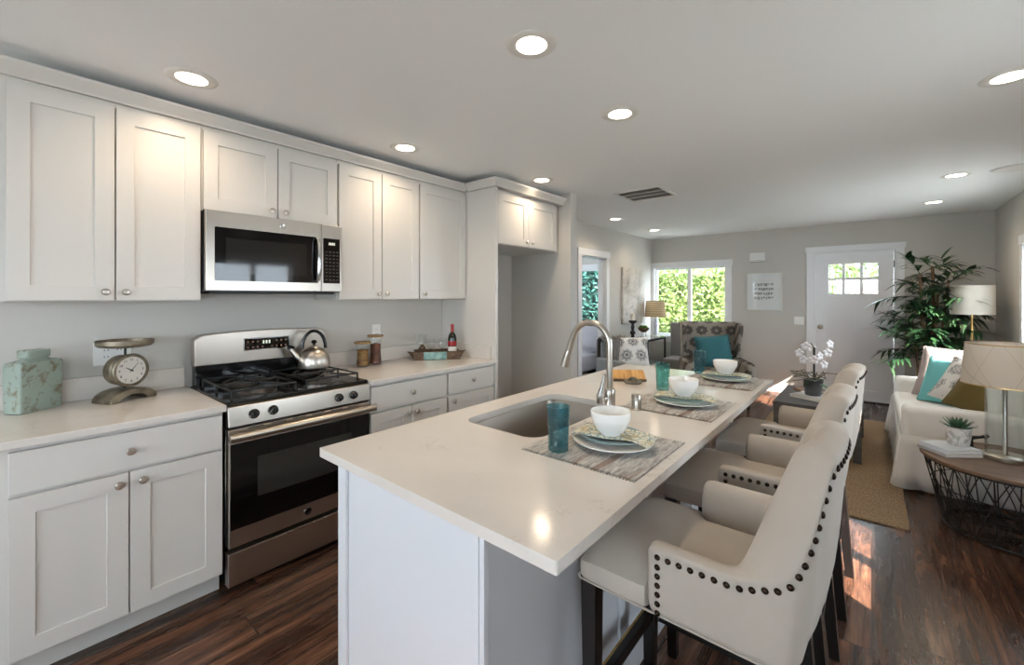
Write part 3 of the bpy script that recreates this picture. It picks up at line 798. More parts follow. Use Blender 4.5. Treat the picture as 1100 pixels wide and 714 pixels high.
# ------------------------------------------------------------------ gas range
t = thing('gas_range', 'stainless gas range with black cooktop between the base cabinets', 'range', (-2.7, 1.07, 0))
L = t.location
ry0, ry1 = 0.692, 1.449
MB().box(-3.0, -2.405, ry0, ry1, 0.03, 0.895).build('oven_body', M['black'], t, org=L, bevel=0.003)
for y in (ry0 + 0.03, ry1 - 0.03):
    for x in (-2.95, -2.45): MB().cyl((x, y, 0.001), (x, y, 0.03), 0.018).build('leveling_foot', M['blackmat'], t, org=L)
o = MB().box(-3.0, -2.385, ry0 - 0.003, ry1 + 0.003, 0.8955, 0.918).build('cooktop', M['black'], t, org=L, bevel=0.008, seg=3)
# control panel with slanted face
o = MB().prism([(-2.404, 0.80), (-2.352, 0.80), (-2.366, 0.895), (-2.404, 0.895)], ry0, ry1, lambda a, b, c: (a, c, b)).build('control_panel', M['steel'], t, org=L, bevel=0.003)
for y in (0.803, 0.893, 1.247, 1.337):
    kb = MB().lathe([(0.024, 0), (0.024, 0.006), (0.019, 0.009), (0.017, 0.026), (0.013, 0.029), (0, 0.029)], 20, Taxis((-2.358, y, 0.847), (1, 0, 0.12))).build('burner_knob', M['black'], o, org=L, smooth=True)
    MB().box(-2.333, -2.326, y - 0.004, y + 0.004, 0.835, 0.866).build('knob_grip', M['blackmat'], kb, org=L, bevel=0.002)
# oven door
o = MB().box(-2.404, -2.362, ry0 + 0.002, ry1 - 0.002, 0.213, 0.786).build('oven_door', M['steel'], t, org=L, bevel=0.004)
MB().box(-2.3615, -2.357, ry0 + 0.008, ry1 - 0.008, 0.302, 0.716).build('door_glass', M['blackglass'], o, org=L, bevel=0.001)
MB().prism(rrect(0.82, 1.325, 0.43, 0.63, 0.006), -2.3568, -2.3562, fX).build('oven_window', M['grayglass'], o, org=L)
mb = MB()
for i in range(6): mb.box(-2.3615, -2.3605, 0.78 + i * 0.105, 0.85 + i * 0.105, 0.778, 0.783)
mb.build('vent_slots', M['blackmat'], o, org=L)
hd = MB().tube([(-2.312, ry0 - 0.008, 0.757), (-2.312, 0.9, 0.757), (-2.312, 1.25, 0.757), (-2.312, ry1 + 0.008, 0.757)], 0.020, 16).build('handle', M['nickel'], o, org=L, smooth=True)
for y in (0.735, 1.405): MB().box(-2.361, -2.31, y - 0.012, y + 0.012, 0.744, 0.762).build('handle_bracket', M['steel'], hd, org=L, bevel=0.003)
MB().lathe([(0.017, 0), (0.017, 0.003), (0.015, 0.004), (0.013, 0.0025), (0, 0.0025)], 24, Taxis((-2.362, 1.072, 0.258), (1, 0, 0))).build('badge', M['blackglass'], o, org=L, smooth=True)
MB().lathe([(0.0175, 0.0), (0.0195, 0.003), (0.0175, 0.0035)], 24, Taxis((-2.362, 1.072, 0.258), (1, 0, 0)), cap=False).build('badge_ring', M['chrome'], o, org=L, smooth=True)
o = MB().box(-2.404, -2.358, ry0 - 0.001, ry1 + 0.001, 0.03, 0.192).build('storage_drawer', M['steel'], t, org=L, bevel=0.004)
MB().box(-2.3585, -2.3565, 0.96, 1.19, 0.184, 0.189).build('finger_pull', M['chrome'], o, org=L)
# backguard
MB().box(-3.0, -2.935, ry0 + 0.006, ry1 - 0.006, 0.9185, 1.035).build('backguard_base', M['black'], t, org=L, bevel=0.004)
ys_ = [ry0 + (ry1 - ry0) * i / 24 for i in range(25)]
top = [(y, 1.222 - 0.016 * ((y - 1.07) / 0.38) ** 2 - (0.05 * max(0, abs(y - 1.07) - 0.33) ** 2 / 0.05 ** 2 * 0.5)) for y in ys_]
poly = [(ry0, 1.032), (ry1, 1.032)] + top[::-1]
bgd = MB().prism(poly, -3.004, -2.925, fX).build('backguard', M['steel'], t, org=L, bevel=0.005, seg=3)
MB().prism(rrect(0.938, 1.205, 1.098, 1.178, 0.006), -2.9249, -2.922, fX).build('display_bezel', M['chrome'], bgd, org=L)
MB().prism(rrect(0.944, 1.199, 1.104, 1.172, 0.005), -2.9219, -2.9205, fX).build('display', M['blackglass'], bgd, org=L)
mb = MB()
for i in range(3): mb.box(-2.9204, -2.9202, 1.045 + i * 0.017, 1.055 + i * 0.017, 1.137, 1.157)
mb.build('display_digits', M['green_led'], bgd, org=L)
mb = MB()
for i in range(9):
    if i not in (4,): mb.lathe([(0.0, 0), (0.0055, 0)], 10, Taxis((-2.9203, 0.962 + i * 0.0275, 1.118), (1, 0, 0)), cap=False)
for i in (0, 1, 2, 6, 7, 8): mb.lathe([(0.0, 0), (0.0055, 0)], 10, Taxis((-2.9203, 0.962 + i * 0.0275, 1.152), (1, 0, 0)), cap=False)
mb.build('keys', plain('range_key_gray', '#8d6a58', 0.5), bgd, org=L)
# burners and grates
for bx in (-2.83, -2.545):
    for by in (0.885, 1.255):
        MB().lathe([(0.095, 0.9185), (0.09, 0.921), (0.05, 0.919), (0.045, 0.93), (0.03, 0.932), (0.03, 0.938), (0, 0.939)], 24, loc=(bx, by, 0)).build('burner', plain('burner_metal', '#5a5653', 0.3, 0.8) if (bx, by) == (-2.83, 0.885) else bpy.data.materials['burner_metal'], t, org=L, smooth=True)
for gy in (0.885, 1.255):
    mb = MB(); z = 0.957; r = 0.0058
    y0, y1, x0, x1 = gy - 0.155, gy + 0.155, -2.915, -2.44
    mb.tube([(x0, y0, z), (x1, y0, z), (x1, y1, z), (x0, y1, z)], r, 8, closed=True)
    for x in (x0, x1, (x0 + x1) / 2):
        for y in (y0, y1):
            mb.cyl((x, y, 0.9182), (x, y, z), r, n=8)
    mb.tube([((x0 + x1) / 2, y0, z), ((x0 + x1) / 2, y1, z)], r, 8)
    for bx in (-2.83, -2.545):
        for ang in range(4):
            a = radians(45 + 90 * ang)
            dx, dy = cos(a), sin(a)
            ex = bx + dx * 0.13; ey = gy + dy * 0.15
            mb.tube([(bx + dx * 0.03, gy + dy * 0.03, z + 0.008), (bx + dx * 0.08, gy + dy * 0.08, z + 0.006), (min(max(ex, x0), x1), min(max(ey, y0), y1), z - 0.001)], r, 8)
    mb.build('burner_grate', M['blackmat'], t, org=L, smooth=True)

# ------------------------------------------------------------------ kettle
t = thing('tea_kettle', 'brushed steel tea kettle with black handle on the range', 'kettle', (-2.80, 1.31, 0.9665), radians(160))
MB().lathe([(0.0, 0.0), (0.088, 0.0), (0.096, 0.006), (0.098, 0.03), (0.093, 0.07), (0.080, 0.10), (0.058, 0.122), (0.036, 0.132), (0.034, 0.136)], 36).build('kettle_body', M['steel'], t, smooth=True)
o = MB().lathe([(0.035, 0.136), (0.033, 0.141), (0.015, 0.147), (0.0, 0.148)], 28).build('lid', M['steel'], t, smooth=True)
MB().lathe([(0.007, 0.147), (0.008, 0.155), (0.017, 0.163), (0.018, 0.172), (0.010, 0.180), (0, 0.181)], 18).build('lid_knob', M['black'], o, smooth=True)
o = MB().tube([(0, 0.075, 0.055), (0, 0.105, 0.085), (0, 0.125, 0.115), (0, 0.135, 0.13)], [0.026, 0.022, 0.016, 0.013], 14).build('spout', M['steel'], t, smooth=True)
MB().tube([(0, 0.115, 0.135), (0, 0.142, 0.140), (0, 0.152, 0.128)], [0.010, 0.016, 0.012], 12).build('whistle_cap', M['black'], o, smooth=True)
MB().tube([(0, 0.07 * cos(radians(a)) , 0.125 + 0.115 * sin(radians(a))) for a in range(0, 181, 15)], 0.0105, 12).build('handle', M['black'], t, smooth=True)

# ------------------------------------------------------------------ left counter items
t = thing('ceramic_jar', 'square mint crackle-glazed ceramic jar with flat lid on left counter', 'jar', (-2.918, 0.088, 0.9145), radians(38))
mb = MB(); prof = [(0.092, 0.0), (0.096, 0.003), (0.098, 0.07), (0.100, 0.14), (0.101, 0.192), (0.096, 0.203), (0.055, 0.213), (0.053, 0.218)]
rows = []
for h, z in prof:
    rr = 0.012 if h > 0.06 else 0.03
    rows.append([(a * 0.42, b * 0.87, z * 1.1) for a, b in rrect(-h, h, -h, h, rr, 4)])
mb.grid(rows, closed_u=True, cap=True).build('jar_body', M['jar'], t, smooth=True)
mb = MB(); rows = [[(a * 0.5, b * 0.8, z * 1.1) for a, b in rrect(-h, h, -h, h, 0.012, 4)] for h, z in ((0.054, 0.2185), (0.058, 0.221), (0.058, 0.247), (0.054, 0.25))]
mb.grid(rows, closed_u=True, cap=True).build('lid', M['jar'], t, smooth=True)

t = thing('kitchen_scale', 'antique pewter kitchen scale with round dial and pan', 'scale', (-2.872, 0.393, 0.9145), radians(26))
# local: dial faces +X
mb = MB(); arc = []
for i in range(13):
    a = radians(180 - 15 * i); arc.append((0.105 * cos(a), 0.058 * (sin(a) ** 0.8)))
low = [(0.062 * cos(radians(15 * i)), 0.032 * sin(radians(15 * i))) for i in range(13)]
mb.prism(arc + low, -0.065, 0.065, fX).build('base', M['brass'], t, bevel=0.003)
MB().cyl((0, 0, 0.055), (0, 0, 0.09), 0.006).build('lower_stem', M['blackmat'], t)
mb = MB().lathe([(0.0, -0.045), (0.066, -0.045), (0.075, -0.035), (0.073, -0.02), (0.077, -0.012), (0.077, 0.01), (0.073, 0.018), (0.079, 0.026), (0.083, 0.04), (0.080, 0.046), (0.070, 0.047), (0.068, 0.040), (0.0, 0.040)], 40, Taxis((0, 0, 0.148), (1, 0, 0)))
hs = mb.build('dial_housing', M['brass'], t, smooth=True)
dl = MB().lathe([(0.0, 0.0), (0.067, 0.0)], 40, Taxis((0.0412, 0, 0.148), (1, 0, 0)), cap=False).build('dial', M['dial'], hs)
Rf = Matrix(((0, 0, 1, 0), (1, 0, 0, 0), (0, 1, 0, 0), (0, 0, 0, 1)))
for k in range(1, 13):
    a = radians(90 - 30 * k)
    text_mesh('numeral', str(k), 0.017, M['ink'], hs, Matrix.Translation((0.0416, 0.053 * cos(a), 0.148 + 0.053 * sin(a))) @ Rf)
for a, ln, w in ((radians(148), 0.030, 0.0032), (radians(48), 0.048, 0.0018)):
    d = Vector((0, cos(a), sin(a))); p = Vector((0, -sin(a), cos(a))); c = Vector((0.0425, 0, 0.148))
    MB().add([c - d * 0.01 + p * w, c - d * 0.01 - p * w, c + d * ln - p * w * 0.4, c + d * ln + p * w * 0.4,
              c - d * 0.01 + p * w + Vector((.001, 0, 0)), c - d * 0.01 - p * w + Vector((.001, 0, 0)), c + d * ln - p * w * 0.4 + Vector((.001, 0, 0)), c + d * ln + p * w * 0.4 + Vector((.001, 0, 0))],
             [(0, 1, 2, 3), (7, 6, 5, 4), (0, 4, 5, 1), (1, 5, 6, 2), (2, 6, 7, 3), (3, 7, 4, 0)]).build('dial_hand', M['ink'], hs)
MB().cyl((0, 0, 0.225), (0, 0, 0.262), 0.005).build('upper_stem', M['blackmat'], t)
MB().lathe([(0.0, 0.262), (0.07, 0.262), (0.102, 0.268), (0.112, 0.278), (0.113, 0.299), (0.108, 0.299), (0.105, 0.282), (0.07, 0.270), (0, 0.270)], 40).build('pan', M['brass'], t, smooth=True)

def outlet(y, z, label, x=XW, gang=1):
    t = thing('wall_outlet', label, 'outlet', (x, y, z))
    MB().box(0.0005, 0.006, -0.037 * gang, 0.037 * gang, -0.058, 0.058).build('cover_plate', M['white'], t, bevel=0.002)
    for k in range(gang):
        oy = (k - (gang - 1) / 2) * 0.05
        MB().box(0.006, 0.0085, oy - 0.017, oy + 0.017, -0.034, 0.034).build('receptacle', M['white'], t, bevel=0.001)
        mb = MB()
        for zz in (-0.017, 0.017):
            for d in (-0.007, 0.007): mb.box(0.0086, 0.0088, oy + d - 0.0015, oy + d + 0.0015, zz - 0.003, zz + 0.006)
        mb.build('slots', M['ink'], t)
    return t
outlet(0.365, 1.135, 'white two-gang outlet plate behind the kitchen scale', gang=2)
outlet(1.915, 1.15, 'white outlet plate on kitchen wall behind the storage jars')

# ------------------------------------------------------------------ right counter items
def storage_jar(x, y, h, r, label, fill):
    t = thing('storage_jar', label, 'jar', (x, y, 0.9145), 0, 'glass storage jars by the range')
    MB().lathe([(0, 0.001), (r, 0.001), (r, 0.02), (r * 0.86, h * 0.45), (r * 0.88, h * 0.7), (r * 1.05, h)], 28, cap=False).build('glass', M['clear'], t, smooth=True)
    MB().lathe([(0, 0.006), (r * 0.93, 0.006), (r * 0.93, 0.02), (r * 0.8, h * 0.45), (r * 0.81, h * 0.74), (0, h * 0.78)], 24).build('contents', fill, t, smooth=True)
    MB().lathe([(0, h + 0.001), (r * 1.2, h + 0.001), (r * 1.28, h + 0.005), (r * 1.28, h + 0.013), (r * 1.2, h + 0.017), (0, h + 0.018)], 28).build('lid', M['lidwood'], t, smooth=True)
def m_layers():
    m = NT('layered_dried_food'); v = m.coord()
    n = m.noise(v, 70, 3); vv = m.noise(m.coord((8, 8, 30)), 1.2, 2)
    c = m.ramp(vv, [(0.35, '#6b2d17'), (0.46, '#a8742e'), (0.56, '#c39a50'), (0.66, '#7d4a20')])
    m.base(m.mix(n, c, '#3d2412')); m.set(Roughness=0.6); m.bump(n, 0.8, 0.006); return m.m
M['layers'] = m_layers()
storage_jar(-2.90, 1.72, 0.165, 0.047, 'shorter wooden-lidded glass storage jar with dried food, nearer the range', M['layers'])
storage_jar(-2.93, 1.845, 0.205, 0.047, 'taller wooden-lidded glass storage jar with dark beans, behind the short one', M['beans'])

TX, TY = -2.79, 2.335
t = thing('serving_tray', 'weathered wooden tray with teal patina front and twig handles', 'tray', (TX, TY, 0.9145), radians(-36))
L0, W0 = 0.185, 0.095
mb = MB()
mb.box(-W0, W0, -L0, L0, 0.0, 0.012).build('tray_bottom', M['traywood'], t)
MB().box(W0 - 0.012, W0, -L0, L0, 0.012, 0.068).box(-W0, -W0 + 0.012, -L0, L0, 0.012, 0.068).box(-W0 + 0.012, W0 - 0.012, -L0, -L0 + 0.012, 0.012, 0.068).box(-W0 + 0.012, W0 - 0.012, L0 - 0.012, L0, 0.012, 0.068).build('tray_sides', M['traywood'], t, bevel=0.002)
MB().box(W0 + 0.0005, W0 + 0.003, -0.11, 0.075, 0.004, 0.065).build('patina_plate', M['patina'], t, bevel=0.001)
for s in (-1, 1):
    mb = MB()
    for k in range(5):
        y = s * (L0 + 0.006)
        mb.tube([(-0.07, y, 0.02 + 0.006 * k), (-0.03 + 0.01 * k, y + s * (0.02 + 0.006 * k), 0.045 + 0.004 * k), (0.02 - 0.006 * k, y + s * (0.03 - 0.004 * k), 0.05), (0.075, y, 0.018 + 0.008 * k)], 0.005, 8)
    mb.build('twig_handle', M['traywood'], t, smooth=True)
Rt = Matrix.Rotation(radians(-36), 4, 'Z')
def on_tray(x, y): v = Rt @ Vector((x, y, 0)); return (TX + v.x, TY + v.y, 0.9145 + 0.0125)
def wine_glass(pos, label, h=0.15, r=0.042):
    t = thing('wine_glass', label, 'glass', pos, 0, 'stemmed glasses on the tray')
    MB().lathe([(0, 0), (0.03, 0.0), (0.03, 0.002), (0.005, 0.006), (0.0035, h * 0.45)], 22, cap=False).build('stem', M['clear'], t, smooth=True)
    MB().lathe([(0.0035, h * 0.45), (r * 0.75, h * 0.53), (r, h * 0.7), (r * 0.95, h * 0.85), (r * 0.82, h)], 26, cap=False).build('bowl', M['clear'], t, smooth=True)
wine_glass(on_tray(0.0, -0.045), 'stemmed glass on the tray, next to the twig ornament')
wine_glass(on_tray(0.0, 0.045), 'stemmed glass on the tray, next to the wine bottle')
t = thing('glass_vase', 'tall clear flared glass at the back left of the tray', 'vase', on_tray(-0.05, -0.125))
MB().lathe([(0, 0), (0.032, 0), (0.03, 0.006), (0.028, 0.05), (0.038, 0.12), (0.05, 0.19)], 28, cap=False).build('vase_wall', M['clear'], t, smooth=True)
t = thing('wine_bottle', 'dark wine bottle with red foil neck standing in the tray', 'bottle', on_tray(0.0, 0.13))
MB().lathe([(0, 0), (0.035, 0), (0.0365, 0.004), (0.0365, 0.155), (0.03, 0.182), (0.0135, 0.205), (0.013, 0.22)], 28).build('bottle_body', M['wine'], t, smooth=True)
MB().lathe([(0.0137, 0.206), (0.0137, 0.262), (0.0155, 0.263), (0.0155, 0.272), (0.0, 0.273)], 22).build('foil_neck', M['foil'], t, smooth=True)
MB().lathe([(0.0369, 0.03), (0.0369, 0.085)], 28, cap=False).build('white_label', M['paper'], t, smooth=True)
MB().lathe([(0.0369, 0.092), (0.0369, 0.13)], 28, cap=False).build('red_label', M['foil'], t, smooth=True)
t = thing('twig_ornament', 'small twisted brown twig ornament on the tray', 'ornament', tuple(Vector(on_tray(0.035, -0.12)) + Vector((0, 0, 0.007))))
mb = MB(); random.seed(3)
for k in range(9):
    a = k * 0.7; mb.tube([(0.02 * cos(a), 0.02 * sin(a), 0.0), (0.03 * cos(a + 1), 0.035 * sin(a + 1), 0.035), (0.022 * cos(a + 2), 0.03 * sin(a + 2), 0.07), (0.01 * cos(a + 3), 0.012 * sin(a + 3), 0.10)], [0.006, 0.005, 0.005, 0.003], 6)
mb.build('twigs', M['traywood'], t, smooth=True)

# ------------------------------------------------------------------ island
IX0, IX1, IY0, IY1 = -1.445, -0.47, 0.694, 3.075
BX0, BX1, BY0, BY1 = -1.345, -0.69, 0.722, 3.02
t = thing('kitchen_island', 'white panelled kitchen island base under the quartz top', 'island', ((BX0 + BX1) / 2, (BY0 + BY1) / 2, 0))
L = t.location
# four walls so the sink bowl can hang inside
mb = MB(); th = 0.02
mb.box(BX0, BX1, BY0, BY0 + th, 0.001, 0.8835); mb.box(BX0, BX1, BY1 - th, BY1, 0.001, 0.8835)
mb.box(BX0, BX0 + th, BY0 + th, BY1 - th, 0.1, 0.8835); mb.box(BX1 - th, BX1, BY0 + th, BY1 - th, 0.001, 0.8835)
mb.box(BX0 + th, BX1 - th, BY0 + th, BY1 - th, 0.1, 0.115)
mb.build('cabinet_box', M['island'], t, org=L)
MB().box(BX0 + 0.06, BX0 + 0.08, BY0 + th, BY1 - th, 0.001, 0.099).build('toe_kick', M['island'], t, org=L)
MB().box(BX0 - 0.003, BX0 + 0.045, BY0 - 0.012, BY0 - 0.0005, 0.001, 0.8835).build('corner_trim', M['island'], t, org=L, bevel=0.002)
MB().box(BX1 - 0.032, BX1 - 0.012, BY0 - 0.010, BY0 - 0.0005, 0.001, 0.8835).build('corner_trim', M['island'], t, org=L, bevel=0.002)
MB().box(BX1 - 0.008, BX1 + 0.008, BY0 - 0.012, BY0 + 0.006, 0.001, 0.8835).build('corner_trim', M['island'], t, org=L, bevel=0.002)
for y in (1.42, 2.2, 2.98): MB().box(BX1 + 0.0005, BX1 + 0.012, y - 0.02, y + 0.02, 0.001, 0.8835).build('back_stile', M['island'], t, org=L, bevel=0.002)
n = 4
for i in range(n):
    a = BY0 + 0.03 + i * (BY1 - BY0 - 0.06) / n; b = a + (BY1 - BY0 - 0.06) / n - 0.006
    MB().shaker(a, b, 0.11, 0.865, -(BX0 - 0.0005), -(BX0 - 0.02), lambda p, q, c: (-c, p, q)).build('door', M['island'], t, org=L, bevel=0.0012)
# countertop with rounded sink cut-out
SX0, SX1, SY0, SY1 = -1.315, -0.925, 1.235, 1.905
def slab_with_hole(outer, hole, z0, z1):
    bm = bmesh.new()
    lo = [bm.verts.new((a, b, z1)) for a, b in outer]; li = [bm.verts.new((a, b, z1)) for a, b in hole]
    es = [bm.edges.new((l[i], l[(i + 1) % len(l)])) for l in (lo, li) for i in range(len(l))]
    bmesh.ops.triangle_fill(bm, use_beauty=True, use_dissolve=False, edges=es)
    # drop faces lying in the hole
    cx = sum(p[0] for p in hole) / len(hole); cy = sum(p[1] for p in hole) / len(hole)
    hs = set(li)
    bad = [f for f in bm.faces if all(v in hs for v in f.verts)]
    if bad: bmesh.ops.delete(bm, geom=bad, context='FACES_ONLY')
    fs = list(bm.faces)
    ex = bmesh.ops.extrude_face_region(bm, geom=fs)
    for v in ex['geom']:
        if isinstance(v, bmesh.types.BMVert): v.co.z = z0
    bm.normal_update()
    mb = MB(); bm.verts.index_update()
    mb.add([v.co.copy() for v in bm.verts], [[v.index for v in f.verts] for f in bm.faces]); bm.free()
    return mb
hole = rrect(SX0, SX1, SY0, SY1, 0.07, 8)
o = slab_with_hole(rrect(IX0, IX1, IY0, IY1, 0.004, 2), hole, 0.884, 0.914).build('island_countertop', M['quartz'], bevel=0.0015)
tag(o, 'pale quartz island countertop with sink cut-out', 'countertop')
# sink
t = thing('sink', 'undermount stainless sink set into the island countertop', 'sink', ((SX0 + SX1) / 2, (SY0 + SY1) / 2, 0.70))
L = t.location
mb = MB(); rows = []
for ins, z, r in ((-0.02, 0.8835, 0.08), (-0.004, 0.8835, 0.07), (0.0, 0.878, 0.068), (0.006, 0.74, 0.066), (0.02, 0.708, 0.06), (0.06, 0.702, 0.04), (0.17, 0.699, 0.02)):
    rows.append([(a, b, z) for a, b in rrect(SX0 + ins, SX1 - ins, SY0 + ins, SY1 - ins, r, 8)])
mb.grid(rows, closed_u=True)
n = len(rows[-1]); mb.add(rows[-1], [tuple(range(n))])
mb.build('sink_bowl', M['sink'], t, org=L, smooth=True)
MB().lathe([(0.0, 0.701), (0.02, 0.701), (0.042, 0.7025), (0.044, 0.7005)], 24, loc=(-1.12, 1.57, 0)).build('drain', M['chrome'], t, org=L, smooth=True)

# faucet
FX, FY = -0.872, 1.695
t = thing('faucet', 'tall brushed nickel gooseneck faucet beside the island sink', 'faucet', (FX, FY, 0.9145))
MB().lathe([(0.029, 0), (0.029, 0.006), (0.024, 0.012), (0.0235, 0.085), (0.024, 0.112), (0.020, 0.118), (0.0, 0.118)], 28).build('faucet_base', M['nickel'], t, smooth=True)
pts = [(0, 0, 0.118), (0, 0, 0.2), (0, 0, 0.27)]
cxz = (-0.095, 0.325)
for a in range(0, 166, 11):
    pts.append((cxz[0] + 0.095 * cos(radians(a)), -0.0, 0.30 + 0.1 * sin(radians(a))))
e = Vector(pts[-1]); pts.append(tuple(e + Vector((-0.022, 0, -0.06))))
sp = MB().tube(pts, 0.0135, 16).build('spout', M['nickel'], t, smooth=True)
e = Vector(pts[-1]); MB().tube([tuple(e), tuple(e + Vector((-0.003, 0, -0.008))), tuple(e + Vector((-0.026, 0, -0.075)))], [0.0145, 0.0165, 0.0185], 18).build('spray_head', M['nickel'], sp, smooth=True)
hd = MB().tube([(-0.012, -0.022, 0.075), (-0.02, -0.045, 0.077)], [0.016, 0.014], 16).build('handle_hub', M['nickel'], t, smooth=True)
MB().tube([(-0.018, -0.043, 0.06), (-0.019, -0.046, 0.09), (-0.008, -0.05, 0.13), (0.004, -0.053, 0.185)], [0.019, 0.019, 0.010, 0.006], 14).build('lever', M['chrome'], hd, smooth=True)
t = thing('soap_dispenser_cap', 'short brushed nickel cylinder cap beside the faucet', 'air gap', (-0.825, 1.865, 0.9145))
MB().lathe([(0.025, 0), (0.025, 0.004), (0.0215, 0.007), (0.0215, 0.066), (0.019, 0.069), (0, 0.07)], 28).build('cap', M['nickel'], t, smooth=True)
MB().lathe([(0.0222, 0.046), (0.0222, 0.05)], 28, cap=False).build('cap_ring', M['chrome'], t, smooth=True)

# ------------------------------------------------------------------ place settings
def place_setting(cy, names, rz, glass_mat, gpos, npos=0.0):
    mx0, mx1, my0, my1 = -0.905, -0.505, cy - 0.2, cy + 0.2
    cx = (mx0 + mx1) / 2
    t = thing('placemat', names[0], 'placemat', (cx, cy, 0.9145), rz, 'woven placemats on the island')
    mb = MB(); n = 24
    rows = []
    for j in range(n + 1):
        y = -0.2 + 0.4 * j / n
        rows.append([(-0.2 + 0.4 * i / 4 + random.uniform(-.0015, .0015), y, 0.004 if 0 < i < 4 else 0.003) for i in range(5)])
    mb.grid(rows)
    mb.add([(-0.2, -0.2, 0), (0.2, -0.2, 0), (0.2, 0.2, 0), (-0.2, 0.2, 0)], [(0, 1, 2, 3)])
    mb.build('woven_panel', M['mat'], t)
    mb = MB()
    for i in range(40):
        x = -0.198 + 0.396 * i / 39
        for s in (-1, 1): mb.box(x - 0.002, x + 0.002, min(s * 0.2, s * 0.211), max(s * 0.2, s * 0.211), 0.0, 0.003)
    mb.build('fringe', M['mat'], t)
    z = 0.919; px, py = cx + 0.015, cy + 0.03
    t = thing('dinner_plate', names[1], 'plate', (px, py, z), 0, 'white dinner plates')
    MB().lathe([(0, 0), (0.075, 0), (0.08, 0.002), (0.125, 0.014), (0.137, 0.017), (0.137, 0.020), (0.122, 0.018), (0.08, 0.006), (0, 0.005)], 48).build('plate_body', M['ceramic'], t, smooth=True)
    t = thing('salad_plate', names[2], 'plate', (px, py, z + 0.0205), 0, 'blue-gray salad plates')
    MB().lathe([(0, 0), (0.055, 0), (0.1, 0.008), (0.108, 0.011), (0.108, 0.014), (0.098, 0.0125), (0.055, 0.005), (0, 0.004)], 44).build('plate_body', M['plateblue'], t, smooth=True)
    # folded napkin lying across the plates
    t = thing('napkin', names[3], 'napkin', (px + 0.005, py, z + 0.0345), rz + radians(8), 'printed napkins under the bowls')
    mb = MB()
    for k in range(2):
        rows = []
        for j in range(15):
            u = -1 + 2 * j / 14
            row = []
            for i in range(9):
                w = -1 + 2 * i / 8
                x = u * 0.135; y = w * (0.062 - 0.004 * k) + 0.01 * sin(u * 4 + k)
                zz = 0.0015 + k * 0.003 + 0.0012 * sin(u * 7 + w * 2 + k) - 0.008 * max(0, abs(u) - 0.78) / 0.22
                row.append((x, y, zz))
            rows.append(row)
        mb.grid(rows)
    mb.build('folded_cloth', M['napkin'], t, smooth=True, solid=0.0018)
    t = thing('bowl', names[4], 'bowl', (px + 0.005, py - 0.025, z + 0.0425), 0, 'white ceramic bowls')
    MB().lathe([(0, 0), (0.034, 0), (0.036, 0.004), (0.05, 0.018), (0.063, 0.045), (0.0665, 0.054), (0.0665, 0.058), (0.0675, 0.062), (0.0685, 0.078), (0.066, 0.079), (0.0645, 0.062), (0.058, 0.042), (0.045, 0.02), (0.0, 0.010)], 44).build('bowl_body', M['ceramic'], t, smooth=True)
    gx_, gy_ = gpos
    onmat = gx_ > mx0 + .01 and gy_ < my1
    t = thing('tumbler', names[5], 'glass', (gx_, gy_, 0.919 if onmat else 0.9148), 0.3, 'bubbled glass tumblers')
    mb = MB(); rows = []
    for r, zz in ((0.030, 0.0), (0.033, 0.003), (0.0345, 0.06), (0.0385, 0.142), (0.039, 0.148), (0.0365, 0.148), (0.032, 0.06), (0.029, 0.018)):
        rows.append([(r * cos(2 * pi * i / 32) * (1 + 0.02 * cos(8 * pi * i / 32)), r * sin(2 * pi * i / 32) * (1 + 0.02 * cos(8 * pi * i / 32)), zz) for i in range(32)])
    mb.grid(rows, closed_u=True, cap=True)
    mb.build('glass_wall', glass_mat, t, smooth=True)
M['plateblue'] = plain('blue_gray_glaze', '#7f969b', 0.2)
nm = lambda who: ('woven gray and brown placemat %s' % who, 'white dinner plate on the placemat %s' % who, 'blue-gray salad plate on the placemat %s' % who,
                  'folded printed napkin under the bowl %s' % who, 'white ridged bowl %s' % who)
place_setting(1.335, nm('nearest the camera, at the first stool') + ('dark teal bubbled tumbler nearest the camera, beside the sink',), 0, M['tumbler_blue'], (-0.80, 1.19))
place_setting(2.075, nm('in the middle of the island, beside the nickel cap') + ('green teal bubbled tumbler at the middle place setting',), 0, M['tumbler'], (-0.885, 2.345))
place_setting(2.83, nm('at the far end of the island') + ('blue bubbled tumbler at the far place setting, before the teal pillow',), 0, M['tumbler_blue'], (-0.885, 3.0))
# wooden card holder with twisted ring
t = thing('wooden_block', 'small tan wooden block on the island, beyond the faucet', 'wood block', (-1.16, 2.50, 0.9145), radians(36))
mb = MB().prism([(-0.045, 0.0), (0.05, 0.0), (0.05, 0.012), (-0.03, 0.055), (-0.045, 0.055)], -0.10, 0.10, lambda a, b, c: (c, -a, b))
mb.build('block_body', M['olivewood'], t, bevel=0.004)
MB().box(-0.1, 0.1, -0.062, -0.0505, 0.0, 0.016).build('bark_edge', M['traywood'], t, bevel=0.005)
t = thing('twisted_ring', 'twisted twine ring lying in front of the wooden block', 'ring', (-1.085, 2.405, 0.9145))
mb = MB()
for k in range(2):
    mb.tube([((0.04 + 0.006 * cos(6 * a + pi * k)) * cos(a), (0.04 + 0.006 * cos(6 * a + pi * k)) * sin(a), 0.012 + 0.005 * sin(6 * a + pi * k)) for a in [2 * pi * i / 60 for i in range(60)]], 0.006, 8, closed=True)
mb.build('twine', M['root'], t, smooth=True)
mb = MB().tube([(-0.03, 0.0, 0.02), (-0.01, 0.012, 0.032), (0.012, -0.01, 0.034), (0.03, 0.0, 0.02)], 0.008, 8)
mb.build('knot', M['root'], t, smooth=True)

